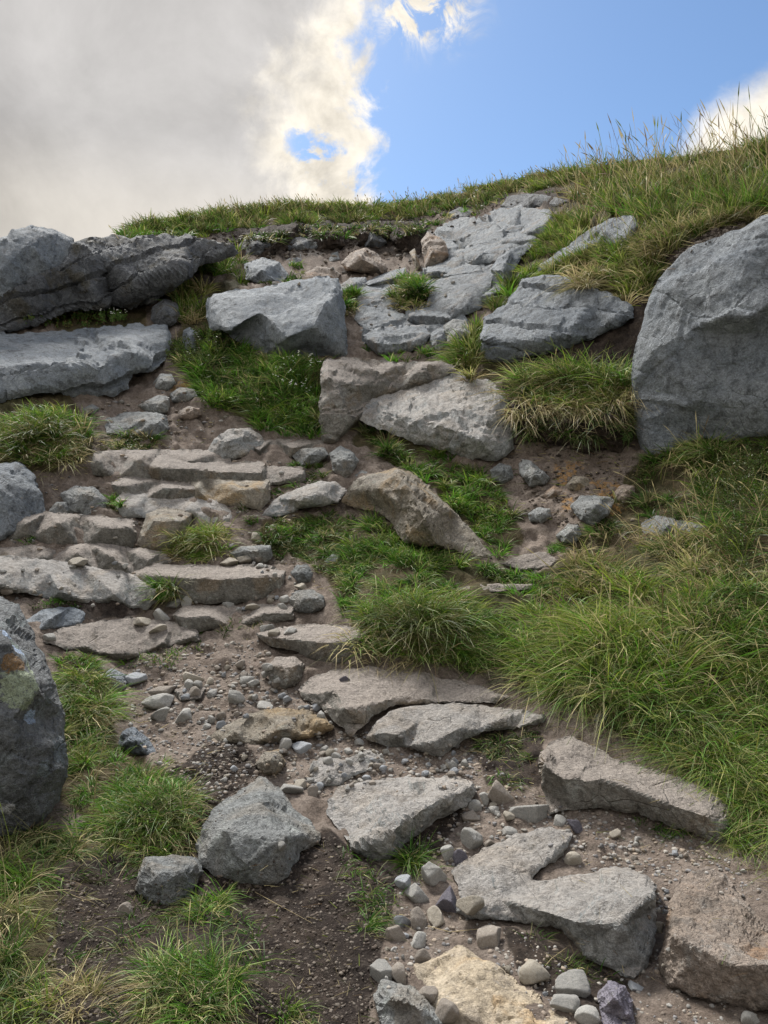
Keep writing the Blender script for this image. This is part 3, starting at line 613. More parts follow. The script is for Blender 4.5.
R('buried grey stone between the kite stone and the white spotted stone', 'grey', [(528,514,518),(538,507,515),(550,509,516),(552,518),(541,524),(530,521)], [(541,513,524)], T=.2)
R('thin brown stone sticking out under the kite shaped stone', 'brown', [(539,496),(554,485,490),(564,490),(560,497),(546,500)], [(554,492,502)], T=.25)
R('pale diamond shaped stone in rusty clay of the eroded bank', 'grey', [(570,506,510),(580,495,504),(605,496,504),(615,500,506),(608,515,518),(592,527),(580,520,524)], [(594,508,532)], T=.35)
R('white spotted stone at the foot of the eroded bank', 'grey', [(556,536),(568,523,532),(578,525,532),(582,535,538),(575,544),(563,543)], [(570,533,546)], T=.25)
R('long low stone with grass around it beneath the huge boulder', 'grey', [(640,524),(655,515,522),(682,520,524),(714,526,529),(714,533),(690,537),(660,539),(645,535)], [(665,526,540)], T=.3)
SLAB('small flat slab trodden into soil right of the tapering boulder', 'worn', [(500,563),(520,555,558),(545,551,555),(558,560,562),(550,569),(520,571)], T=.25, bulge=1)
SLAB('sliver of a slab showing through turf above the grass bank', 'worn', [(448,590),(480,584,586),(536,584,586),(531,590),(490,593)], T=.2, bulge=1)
# --- the two slabs of the great step
SLAB('upper half of the great step slab, pinkish with a brown left flank', 'worn',
  [(321,380,420),(323,360,396),(345,357,390),(370,359,388),(400,363,388),(440,361,382),(453,365,384),(456,372,388),(430,382,394),(400,392,403),(372,400,412),(365,412,424),(352,426,434),(336,442,443),(323,443,443),(319,410,436)],
  [(336,384,432),(346,420,442),(368,382,414),(420,372,396)], T=1.0, bulge=1, facet=.4, strata=((0,-.35,.93),.22,.025), s=2.0)
SLAB('lower half of the great step slab, rough and lichen grey', 'pale',
  [(354,414,424),(368,398,408),(398,388,399),(428,377,389),(458,372,386),(485,378,394),(504,392,410),(513,415,432),(514,448,454),(500,461,462),(470,459,460),(440,449,454),(410,441,448),(385,431,440),(366,426,434)],
  [(400,415,440),(440,425,456),(480,440,470),(450,400,425),(490,415,448)], T=1.0, bulge=1, facet=.5, s=1.8, rough=1.6, fract=.6, strata=((0,-.35,.93),.2,.02))
BOUL('big tapering boulder with a tan left face beside the steps', 'tan',
  [(341,502,512),(348,490,508),(360,477,504),(397,468,500),(408,471,500),(432,487,512),(453,510,528),(476,535,546),(492,557,559),(475,561,562),(450,549,556),(425,547,556),(405,542,552),(390,522,534),(375,511,520),(355,509,512)],
  [(398,471,530),(410,489,548),(424,518,564),(437,545,566),(372,490,520)], T=.8, bulge=1, facet=.35)
SLAB('flat pale slab lying between the steps and the tapering boulder', 'pale', [(262,516),(275,498,504),(295,489,498),(318,481,490),(336,482,490),(347,490,496),(338,503,506),(320,506,509),(300,509,511),(280,517)], [(300,500,516),(325,494,510)], T=.4)
R('upright grey stone at the foot of the great step slab', 'grey', [(329,453,462),(340,445,458),(353,452,462),(359,461,468),(351,475,477),(343,479),(333,471,473)], [(344,460,482)], T=.35)
R('squarish grey stone at the right end of the topmost steps', 'grey', [(292,456,462),(300,449,456),(325,447,454),(329,456,461),(315,465),(300,467)], [(310,454,468)], T=.35)
R('pale chunky rock at the head of the steps below the green bank', 'pale', [(204,456),(214,438,450),(228,429,444),(250,428,442),(262,435,443),(267,448,450),(240,458,459),(221,463),(206,464)], [(226,442,460),(246,434,450)], T=.5)
R('small round stone beside the top of the tapering boulder', 'grey', [(353,476),(361,470,474),(369,472),(366,478),(358,480)], T=.15)
# --- steps, top to bottom
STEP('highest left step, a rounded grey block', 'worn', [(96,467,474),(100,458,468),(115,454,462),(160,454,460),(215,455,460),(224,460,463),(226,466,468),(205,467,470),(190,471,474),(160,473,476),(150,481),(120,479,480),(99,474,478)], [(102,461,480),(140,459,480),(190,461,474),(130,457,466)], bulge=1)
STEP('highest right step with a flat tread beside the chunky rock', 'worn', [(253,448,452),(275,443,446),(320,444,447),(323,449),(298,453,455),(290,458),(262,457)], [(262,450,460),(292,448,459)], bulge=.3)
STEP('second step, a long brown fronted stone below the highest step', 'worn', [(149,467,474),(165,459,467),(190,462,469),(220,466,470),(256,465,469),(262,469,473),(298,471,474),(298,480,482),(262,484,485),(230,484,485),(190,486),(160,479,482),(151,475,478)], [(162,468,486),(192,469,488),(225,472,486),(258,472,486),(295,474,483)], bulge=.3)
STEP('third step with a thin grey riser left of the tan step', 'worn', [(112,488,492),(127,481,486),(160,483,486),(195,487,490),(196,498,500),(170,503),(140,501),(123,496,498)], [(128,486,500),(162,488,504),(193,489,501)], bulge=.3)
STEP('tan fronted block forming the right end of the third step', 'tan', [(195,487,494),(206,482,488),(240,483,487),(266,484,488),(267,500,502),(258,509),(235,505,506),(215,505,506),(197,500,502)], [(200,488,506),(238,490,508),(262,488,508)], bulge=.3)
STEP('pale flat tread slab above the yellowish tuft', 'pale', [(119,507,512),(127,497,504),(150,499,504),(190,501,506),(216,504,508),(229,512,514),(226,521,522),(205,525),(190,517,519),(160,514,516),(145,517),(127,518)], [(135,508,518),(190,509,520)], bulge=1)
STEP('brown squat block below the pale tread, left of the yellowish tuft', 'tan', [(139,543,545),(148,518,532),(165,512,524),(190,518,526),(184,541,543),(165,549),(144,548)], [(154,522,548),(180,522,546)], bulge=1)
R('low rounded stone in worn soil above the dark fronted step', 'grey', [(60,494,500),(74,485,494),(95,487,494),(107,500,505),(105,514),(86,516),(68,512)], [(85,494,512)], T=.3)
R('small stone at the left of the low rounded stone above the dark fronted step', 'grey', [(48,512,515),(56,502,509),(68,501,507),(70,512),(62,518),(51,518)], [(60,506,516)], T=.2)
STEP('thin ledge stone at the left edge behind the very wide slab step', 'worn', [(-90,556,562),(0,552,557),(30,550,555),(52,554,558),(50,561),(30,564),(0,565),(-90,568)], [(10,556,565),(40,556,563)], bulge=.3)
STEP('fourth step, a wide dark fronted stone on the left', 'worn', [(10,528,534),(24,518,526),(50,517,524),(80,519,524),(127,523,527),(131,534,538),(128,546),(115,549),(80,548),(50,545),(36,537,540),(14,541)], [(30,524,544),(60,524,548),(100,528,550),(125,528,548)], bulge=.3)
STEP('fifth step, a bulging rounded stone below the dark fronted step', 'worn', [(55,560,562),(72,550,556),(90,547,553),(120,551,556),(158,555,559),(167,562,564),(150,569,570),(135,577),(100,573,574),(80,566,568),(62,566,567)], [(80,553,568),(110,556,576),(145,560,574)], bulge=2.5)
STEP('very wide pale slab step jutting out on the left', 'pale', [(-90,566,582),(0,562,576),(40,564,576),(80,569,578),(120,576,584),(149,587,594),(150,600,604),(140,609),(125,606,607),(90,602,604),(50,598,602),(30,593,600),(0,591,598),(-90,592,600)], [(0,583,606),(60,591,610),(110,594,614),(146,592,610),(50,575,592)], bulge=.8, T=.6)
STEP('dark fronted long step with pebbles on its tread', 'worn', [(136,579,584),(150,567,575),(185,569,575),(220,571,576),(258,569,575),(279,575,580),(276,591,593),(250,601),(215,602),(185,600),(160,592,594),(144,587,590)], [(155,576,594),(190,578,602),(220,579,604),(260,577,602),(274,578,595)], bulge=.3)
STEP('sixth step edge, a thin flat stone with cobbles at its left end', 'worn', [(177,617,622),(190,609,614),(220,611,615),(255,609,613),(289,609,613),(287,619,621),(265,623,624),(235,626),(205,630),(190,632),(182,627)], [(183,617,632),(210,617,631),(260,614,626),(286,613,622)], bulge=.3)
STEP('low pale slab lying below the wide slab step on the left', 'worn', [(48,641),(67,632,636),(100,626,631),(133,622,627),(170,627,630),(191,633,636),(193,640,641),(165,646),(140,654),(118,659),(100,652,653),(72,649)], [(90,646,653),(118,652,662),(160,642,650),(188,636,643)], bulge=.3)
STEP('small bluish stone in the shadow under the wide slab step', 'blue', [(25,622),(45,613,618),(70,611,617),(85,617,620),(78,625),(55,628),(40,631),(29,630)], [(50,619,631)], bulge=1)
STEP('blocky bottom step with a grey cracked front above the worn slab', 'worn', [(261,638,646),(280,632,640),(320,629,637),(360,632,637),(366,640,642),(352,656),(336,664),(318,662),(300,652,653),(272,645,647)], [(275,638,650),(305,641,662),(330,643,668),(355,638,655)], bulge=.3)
R('loose rectangular stone on the bank right of the dark fronted step', 'grey', [(229,554,558),(240,546,551),(271,545,550),(273,557,559),(265,564),(240,562)], [(244,551,565),(268,550,564)], T=.2, bulge=.3)
R('knobbly grey block standing right of the dark fronted step', 'grey', [(290,573,578),(296,565,572),(308,564,572),(314,573,577),(311,583),(298,585)], [(302,572,587)], T=.2)
R('squat grey block right of the sixth step edge', 'grey', [(288,600,606),(296,591,600),(312,589,598),(324,597,602),(325,608),(312,613),(294,613)], [(304,598,616),(318,598,612)], T=.25)
R('small grey wedge in bare soil left of the grass bank', 'grey', [(324,561,565),(332,554,561),(340,556,562),(338,569),(329,570)], T=.15)
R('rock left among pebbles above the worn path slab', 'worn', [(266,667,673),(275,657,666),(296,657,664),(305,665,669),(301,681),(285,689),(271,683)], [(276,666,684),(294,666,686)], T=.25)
# --- lower path
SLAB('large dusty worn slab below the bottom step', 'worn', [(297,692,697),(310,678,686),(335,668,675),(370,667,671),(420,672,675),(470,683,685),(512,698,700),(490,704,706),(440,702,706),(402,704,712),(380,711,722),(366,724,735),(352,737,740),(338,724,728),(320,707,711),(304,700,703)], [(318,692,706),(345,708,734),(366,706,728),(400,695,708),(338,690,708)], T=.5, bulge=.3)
SLAB('two lobed slab with a pale wavy front edge below the dusty slab', 'pale', [(366,738,742),(377,720,732),(398,708,718),(430,703,711),(480,704,710),(525,711,715),(547,716,719),(544,723,726),(516,728,731),(482,732,738),(462,741,748),(441,756),(425,754),(405,747,750),(385,746,749)], [(380,732,750),(400,734,752),(432,742,762),(458,728,750),(500,720,736),(540,718,728),(420,720,732)], T=.4, bulge=1)
R('low rock with a tan rounded front in the spill of pebbles', 'tan', [(209,737,741),(225,725,732),(250,713,722),(280,707,714),(305,709,716),(325,718,722),(335,728,731),(310,738),(280,742),(250,747),(222,744)], [(235,732,746),(280,728,746),(318,724,738),(270,718,730)], T=.35)
R('pale flat stone nearly buried in pebbles right of the pale wedge rocks', 'pale', [(306,772),(320,757,762),(345,759,763),(370,749,754),(384,757,760),(378,768),(350,777),(340,786),(318,787)], [(330,770,780)], T=.2, bulge=1)
R('orange brown cobble sized rock in the middle of the pebbles', 'tan', [(255,764,769),(264,752,760),(280,749,757),(286,762,767),(277,776),(262,777)], [(270,760,779)], T=.18, bulge=5)
BOUL('broad wedge of rock with a pale top and shaded front in mid path', 'pale', [(326,802,806),(340,787,795),(370,781,789),(400,777,785),(450,775,783),(474,779,786),(477,795,798),(466,809,812),(436,821,826),(411,839,842),(396,859),(380,864),(355,853,856),(340,832,835),(327,817,820)], [(352,846,862),(382,840,868),(408,818,852),(442,798,832),(472,785,805),(390,800,820)], T=.5, bulge=.8, facet=.5)
BOUL('upright grey rock shaped like an arrowhead in the lower left path', 'grey', [(196,847,852),(204,826,842),(214,808,830),(240,790,818),(262,775,808),(270,779,808),(296,808,826),(320,832,840),(319,843,848),(301,853,858),(291,876,878),(276,886),(240,885),(214,877,878),(199,864,868)], [(225,830,872),(262,800,848),(280,840,882),(300,835,860),(245,865,888)], T=.35, bulge=1.5, facet=.22, fract=.35, rough=.8)
R('grey flat rock touching the arrowhead rock on its left', 'grey', [(134,890,893),(144,858,876),(175,854,870),(198,857,868),(204,873,878),(186,901),(168,908),(149,903)], [(160,872,900),(184,872,898)], T=.3, bulge=3)
R('small bluish rock beside the left grass strip', 'blue', [(117,746),(122,732,740),(133,726,735),(148,738,744),(158,753),(150,757),(134,755)], [(136,740,757)], T=.2)
R('bluish stone at the top of the left grass strip', 'blue', [(99,676),(112,668,673),(126,675,679),(127,688),(114,691)], [(114,677,691)], T=.18)
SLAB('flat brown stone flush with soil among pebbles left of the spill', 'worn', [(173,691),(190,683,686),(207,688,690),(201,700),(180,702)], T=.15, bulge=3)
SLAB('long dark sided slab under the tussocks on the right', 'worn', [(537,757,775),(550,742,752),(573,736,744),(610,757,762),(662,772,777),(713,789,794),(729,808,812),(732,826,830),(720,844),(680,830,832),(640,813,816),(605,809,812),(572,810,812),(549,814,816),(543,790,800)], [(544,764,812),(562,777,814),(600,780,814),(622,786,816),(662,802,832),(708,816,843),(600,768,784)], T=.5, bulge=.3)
SLAB('long trough topped slab with a pale left lobe in the foreground', 'pale', [(450,873,876),(470,858,862),(490,845,850),(520,832,838),(556,827,831),(574,835,838),(566,851,854),(541,870,873),(532,880,882),(547,882,885),(580,874,880),(615,866,874),(642,872,882),(657,886,898),(657,906,930),(656,942,955),(648,966,968),(634,978),(610,970),(584,957),(574,941,942),(560,929,932),(534,923,926),(500,921,924),(470,919,922),(454,911,914),(461,895,899)], [(500,870,884),(470,908,924),(540,910,932),(576,922,958),(605,900,950),(652,896,962),(620,925,972),(560,846,858),(500,900,912),(590,885,905)], T=.45, bulge=1)
BOUL('brown topped boulder in the lower right corner', 'brown', [(666,932,950),(671,895,915),(690,872,890),(706,865,880),(726,878,890),(746,900,910),(770,930,938),(850,962,975),(850,1040,1040),(770,1013,1014),(740,1006,1008),(700,997,998),(667,987,988),(658,966,974)], [(674,935,986),(702,950,1002),(736,966,1014),(772,966,1018),(700,905,930)], T=.5, bulge=2, facet=.2, fract=.4)
SLAB('ochre flat slab at the bottom edge with a pale left corner', 'ochre', [(413,967),(440,955,959),(460,943,949),(476,955,959),(501,970,973),(531,990,992),(556,1010,1011),(572,1026),(590,1070),(450,1070),(444,1024),(427,1001),(416,986)], [(470,975,985),(520,1015,1022)], T=.3, bulge=1, rough=.6, facet=.4)
R('grey brown rock at the bottom edge left of the ochre slab', 'grey', [(374,994,1004),(382,981,994),(410,984,996),(426,995,1004),(436,1010,1014),(444,1026,1030),(447,1060),(385,1060),(377,1012,1024)], [(392,998,1040),(418,1006,1040)], T=.3, bulge=4)
R('purple grey stone at the bottom edge right of the white cobbles', 'purple', [(599,991,996),(610,983,990),(626,985,992),(633,1000,1004),(636,1024,1026),(626,1042),(605,1038),(599,1010,1016)], [(614,996,1028)], T=.2, bulge=7)
LB = BOUL('dark boulder with green and blue lichen cut by the left edge', 'lichen', [(-100,560,700),(-40,578,720),(0,594,740),(16,604,748),(34,634,762),(52,674,782),(64,716,796),(67,758,806),(60,800,818),(46,822,830),(20,834),(0,838),(-100,848)], [(0,640,812),(36,690,822),(48,750,826),(20,790,836),(-30,720,838),(10,720,832)], T=.9, bulge=6, s=2.0, rough=1, fract=.5)
def lichen_patches(o, spots):
    vs = np.array([v.co[:] for v in o.data.vertices]) ; w = vs + np.array(o.location); front = w[:, 1] < np.percentile(w[:, 1], 60)
    ppx = CX + F * w[:, 0] / w[:, 1]; ppy = CY - F * (w[:, 2] - EYE) / w[:, 1]; lst = []
    for x, y, r, c in spots:
        k = np.argmin((ppx - x) ** 2 + (ppy - y) ** 2 + (~front) * 1e6); lst.append((vs[k], r * w[k, 1] / F, c))
    o.data.materials.clear(); o.data.materials.append(rock_mat('lichen_spotted_boulder_stone', (0.125, 0.132, 0.14), (0.205, 0.215, 0.222), (0.065, 0.066, 0.07), lichen=(0.27, 0.31, 0.32), lich=0.65, bump=1.2, spots=lst))
GL, BL, OL = (.33,.38,.27), (.40,.50,.66), (.24,.15,.075)
lichen_patches(LB, [(20,686,19,GL),(30,668,9,GL),(26,705,6,GL),(34,643,9,(.27,.31,.33)),(16,650,7,BL),(30,716,7,BL),(36,622,7,BL),(43,634,8,BL),(24,608,6,BL),(12,662,10,OL),(20,664,7,OL),(58,752,13,(.2,.23,.25)),(45,770,8,(.2,.23,.25)),(8,810,7,(.42,.42,.43)),(20,640,7,(.2,.24,.22)),(48,700,6,(.16,.18,.17))])

# ------------------------------------------------------------------ a depth picture of what stands so far, to set small things down on
def build_dbuf():
    Vs, Fs, n = [], [], 0
    for V, Fc in TRI:
        if Fc.shape[1] == 4: Fc = np.concatenate([Fc[:, :3], Fc[:, [0, 2, 3]]])
        Vs.append(V); Fs.append(Fc + n); n += len(V)
    V = np.concatenate(Vs); Fc = np.concatenate(Fs)
    bv = BVHTree.FromPolygons(V.tolist(), Fc.tolist()); nter = len(TRI[0][1]) * 2
    ys = np.arange(110, 1100, 3.0); xs = np.arange(-80, 850, 3.0); G = np.zeros((len(ys), len(xs))); K = np.zeros(G.shape, bool); o = Vector((0, 0, EYE))
    for i, y in enumerate(ys):
        for j, x in enumerate(xs):
            d = Vector(((x - CX) / F, 1, (CY - y) / F)); h = bv.ray_cast(o, d)
            G[i, j] = h[0].y if h[0] is not None else 40
            K[i, j] = h[0] is not None and h[2] >= nter
    return G, K
DB, ROCKM = build_dbuf()
def Dsurf(px, py):
    px = np.asarray(px, float); return np.where((px < -79) | (px > 845), Dimg(px, py), samp(DB, px, py, -80, 110, 3.0))
def Dnear(px, py):
    px = np.asarray(px, float); py = np.asarray(py, float)
    return np.minimum.reduce([Dsurf(px, py), Dsurf(px + 2, py), Dsurf(px - 2, py)])
def on_rock(px, py):
    ix = np.clip(np.rint((np.asarray(px) + 80) / 3).astype(int), 0, ROCKM.shape[1] - 1); iy = np.clip(np.rint((np.asarray(py) - 110) / 3).astype(int), 0, ROCKM.shape[0] - 1)
    return ROCKM[iy, ix]

# ------------------------------------------------------------------ loose cobbles and pebbles
def ico(sub):
    t = (1 + 5 ** .5) / 2
    V = [(-1,t,0),(1,t,0),(-1,-t,0),(1,-t,0),(0,-1,t),(0,1,t),(0,-1,-t),(0,1,-t),(t,0,-1),(t,0,1),(-t,0,-1),(-t,0,1)]
    Fc = [(0,11,5),(0,5,1),(0,1,7),(0,7,10),(0,10,11),(1,5,9),(5,11,4),(11,10,2),(10,7,6),(7,1,8),(3,9,4),(3,4,2),(3,2,6),(3,6,8),(3,8,9),(4,9,5),(2,4,11),(6,2,10),(8,6,7),(9,8,1)]
    V = [np.array(v) / np.linalg.norm(v) for v in V]
    for _ in range(sub):
        c = {}; nf = []
        def mid(a, b):
            k = (min(a, b), max(a, b))
            if k not in c: m = V[a] + V[b]; V.append(m / np.linalg.norm(m)); c[k] = len(V) - 1
            return c[k]
        for a, b, d in Fc:
            x, y, z = mid(a, b), mid(b, d), mid(d, a); nf += [(a, x, z), (b, y, x), (d, z, y), (x, y, z)]
        Fc = nf
    return np.array(V), np.array(Fc)
ICO4, ICO3, ICO1 = ico(4), ico(3), ico(1)
def stone_shape(base, seed, ang=0.6):
    """a water-worn or broken stone: a ball cut by random planes, softened, with grain"""
    V, Fc = base; r_ = np.random.default_rng(seed)
    n = r_.normal(size=(11, 3)); n /= np.linalg.norm(n, axis=1)[:, None]; o = r_.uniform(.38, .95, 11)
    d = V @ n.T; rad = np.where(d > .05, o / np.maximum(d, .05), 9)
    k = 22.0; hard = -np.log(np.sum(np.exp(-k * np.minimum(rad, 2.0)), 1) + np.exp(-k * 1.05)) / k
    R_ = hard * ang + (1 - ang) * .9
    P = V * R_[:, None]
    P = P * (1 + .07 * fbm(V, 1.6, 3, .5, seed % 97)[:, None] + .03 * fbm(V, 6, 3, .6, seed % 89)[:, None])
    e = P.max(0) - P.min(0); P = (P - (P.max(0) + P.min(0)) / 2) / e * 2
    return P, Fc
def cobble(px, py, rx, ry, mat, label, group, seed, name='cobble', cat='stone', ang=.95, base=None, sink=.12, mesh=None):
    D = float(Dnear(px, py + ry * .5)); w = rx * D / F; hgt = ry * D / F
    if mesh is None:
        P, Fc = stone_shape(base or (ICO4 if rx > 7 else ICO3), seed, ang)
        me = mesh_np(name, P, Fc, M[mat])
    else: me = mesh
    o = bpy.data.objects.new(name, me)
    r_ = random.Random(seed)
    dep = w * r_.uniform(.6, 1.1)
    o.scale = (w, dep, hgt * 1.02)
    o.rotation_euler = (r_.uniform(-.3, .3), r_.uniform(-.32, .32), r_.uniform(-.5, .5)) if mesh is None else (r_.uniform(-.3, .3), r_.uniform(-.3, .3), r_.uniform(0, 6.28))
    o.location = tuple(unproj(px, py + ry * .28, D - dep * (sink - .08)))
    link(o, label, cat, group, 'thing')
    return o
LOW = 'rounded cobbles lying along the lower path'
COB = [
 (472,836,11,14,'cob_grey','egg shaped grey cobble just above the left lobe of the trough topped slab'),
 (485,796,6,7,'cob_grey','pale roundish cobble against the shaded bank between two wedge rocks'),
 (475,805,7,7,'cob_grey','dull cobble just below the right tip of the pale wedge rock'),
 (471,816,9,6,'cob_brown','rusty brown flat cobble under the right tip of the pale wedge rock'),
 (500,791,14,13,'cob_brown','flat tan grey stone leaning on the dark hollow left of the dark sided slab'),
 (530,809,20,11,'cob_grey','large pale oblong cobble touching the left end of the dark sided slab'),
 (560,820,7,6,'cob_grey','small grey cobble right of the large pale oblong cobble'),
 (575,824,9,6,'purple','purple pebble in front of the dark sided slab'),
 (493,809,6,4,'cob_grey','small white grey cobble left of the large pale oblong cobble'),
 (509,816,6,6,'cob_tan','small tan cobble tucked under the left of the large pale oblong cobble'),
 (510,831,8,5,'cob_grey','flattish grey cobble just above the back edge of the trough topped slab'),
 (490,842,6,4,'cob_brown','small brown cobble beside the egg shaped grey cobble'),
 (573,858,9,8,'cob_tan','cream angular stone in the soil filled trough of the long slab'),
 (447,852,7,9,'cob_grey','upright oval cobble, left of the purple cobble at the slab lobe'),
 (460,856,8,9,'purple','purple cobble at the upper left corner of the trough topped slab'),
 (433,874,13,13,'cob_grey','big squarish grey cobble right of the wispy grass'),
 (417,892,11,10,'cob_grey','pale green grey five sided cobble below the big squarish cobble'),
 (403,881,9,10,'cob_blue','half hidden greenish cobble at the edge of the wispy grass'),
 (448,900,13,14,'purple','big mauve cobble left of the trough topped slab'),
 (436,915,10,11,'cob_tan','yellowish round cobble below the big mauve cobble'),
 (418,917,9,11,'cob_brown','round fawn cobble, middle of the row of three below the five sided cobble'),
 (403,919,9,9,'cob_blue','bluish egg shaped cobble at the left of the row of three'),
 (395,932,11,10,'cob_brown','brownish elongated cobble slanting below the bluish egg cobble'),
 (418,940,9,9,'cob_grey','grey cube like cobble below the round fawn cobble'),
 (423,955,9,8,'cob_brown','dark brown grey cobble above the pale corner of the ochre slab'),
 (381,971,11,11,'cob_grey','pale grey rounded cobble just above the grey brown rock at the bottom edge'),
 (399,972,8,11,'cob_brown','tall oval brown grey cobble right of the pale rounded one at the bottom'),
 (446,1006,12,15,'cob_brown','tilted brown cobble leaning on the left edge of the ochre slab'),
 (428,991,10,8,'cob_brown','dark flat cobble between the grey brown rock and the ochre slab'),
 (488,935,12,13,'cob_brown','round grey brown cobble below the front edge of the trough topped slab'),
 (472,902,12,10,'cob_tan','smooth tan cobble resting on the left lobe of the trough topped slab'),
 (533,969,15,12,'cob_tan','angular tan brown stone right of the ochre slab top'),
 (573,986,17,12,'cob_grey','white grey oblong cobble, upper of the three by the purple stone'),
 (565,1002,15,9,'cob_grey','white grey flat cobble, middle of the three by the purple stone'),
 (588,1013,13,10,'cob_grey','grey cobble, lowest of the three by the purple stone'),
 (750,1017,10,9,'cob_grey','white pebble at the bottom right corner below the brown topped boulder'),
 (660,926,5,6,'cob_tan','white pebble in the gap between the trough slab and the brown topped boulder'),
 (615,833,6,5,'cob_tan','small ochre pebble on bare soil in front of the dark sided slab'),
 (637,986,9,5,'cob_blue','flat bluish chip of stone below the trough topped slab'),
 (125,910,8,10,'cob_brown','brown egg shaped stone standing in a hole in the dark soil'),
 (134,678,10,7,'cob_blue','bluish cobble right of the stone at the top of the left grass strip'),
 (158,700,15,8,'cob_grey','longest pale cobble at the left side of the pebble spill'),
 (160,714,11,8,'cob_grey','grey angular cobble just below the longest pale cobble'),
 (185,714,11,9,'cob_grey','pale round cobble right of the angular one below the long cobble'),
 (160,691,15,6,'cob_brown','dark flat cobble just above the longest pale cobble'),
 (193,677,11,7,'cob_tan','cream cobble lying alone at the upper left of the pebble spill'),
 (236,697,9,8,'cob_grey','round grey cobble in the middle of the pebble spill'),
 (247,680,8,5,'cob_grey','whitish flat pebble at the head of the pebble spill'),
 (143,620,8,5,'cob_tan','cream cobble, left of the pair on the low pale slab'),
 (158,628,9,5,'cob_tan','cream cobble, lower right of the pair on the low pale slab'),
 (164,614,11,8,'cob_grey','blocky pale cobble at the left end of the sixth step edge'),
 (50,636,7,4,'cob_grey','white pebble at the left end of the low pale slab'),
 (285,744,7,8,'cob_grey','grey upright cobble, left of the pair below the low tan fronted rock'),
 (302,747,10,6,'cob_blue','bluish white cobble, right of the pair below the low tan fronted rock'),
 (290,789,13,6,'cob_grey','long flat cobble at the right shoulder of the arrowhead rock'),
 (313,791,6,7,'cob_brown','dark egg cobble right of the long flat cobble by the arrowhead rock'),
 (300,784,7,6,'cob_tan','pale tan cobble between the arrowhead rock and the flat buried stone'),
 (318,704,7,6,'cob_blue','bluish cobble at the left corner of the dusty worn slab'),
 (265,705,8,4,'cob_grey','flat pebble lying on top of the low tan fronted rock'),
 (267,627,7,6,'cob_grey','grey cobble, left of the trio above the blocky bottom step'),
 (274,632,6,5,'cob_tan','pale cobble, front of the trio above the blocky bottom step'),
 (290,630,7,4,'cob_grey','flat cobble, right of the trio above the blocky bottom step'),
 (302,586,7,4,'cob_tan','tan pebble between the knobbly block and the squat block'),
 (227,562,11,5,'cob_tan','cream flat cobble left of the loose rectangular stone'),
 (245,559,8,4,'cob_tan','tan pebble leaning on the front of the loose rectangular stone'),
 (76,562,9,5,'cob_tan','smooth tan cobble lying before the bulging fifth step'),
 (257,536,6,5,'cob_tan','ochre pebble in the soil beside the yellowish tuft'),
 (228,604,6,3,'cob_grey','white pebble on the tread below the dark fronted long step'),
 (253,606,9,4,'cob_tan','cream oblong pebble at the right end of the sixth step'),
 (172,604,8,4,'cob_grey','flat grey pebble at the left end of the sixth step tread'),
 (187,600,7,6,'cob_grey','upright pale pebble right of the bright step tuft'),
 (7,590,7,4,'cob_brown','brown pebble at the left edge under the wide slab step'),
 (282,845,4,5,'cob_grey','tiny white pebble at the right foot of the arrowhead rock'),
 (344,678,5,4,'purple','purple pebble in the corner above the dusty worn slab'),
 (600,716,7,4,'cob_grey','grey pebble half hidden under the tussocks beside the slab edge'),
]
for i, c in enumerate(COB):
    cobble(c[0], c[1], c[2], c[3], c[4], c[5], LOW if c[1] > 650 else 'cobbles lying on the stepped path', 500 + i)
PEBM = {m: [mesh_np('pebble', *stone_shape(ICO3, 900 + 37 * k + len(m), .8), M[m]) for k in range(5)] for m in ('cob_grey', 'cob_tan', 'cob_brown', 'cob_blue')}
def scatter(poly, n, seed):
    r_ = np.random.default_rng(seed); P = np.asarray(poly, float)[:, :2]; out = []
    lo, hi = P.min(0), P.max(0)
    while len(out) < n:
        q = r_.uniform(lo, hi, (n * 3, 2)); out += list(q[pip(q[:, 0], q[:, 1], P)])
    return np.array(out[:n])
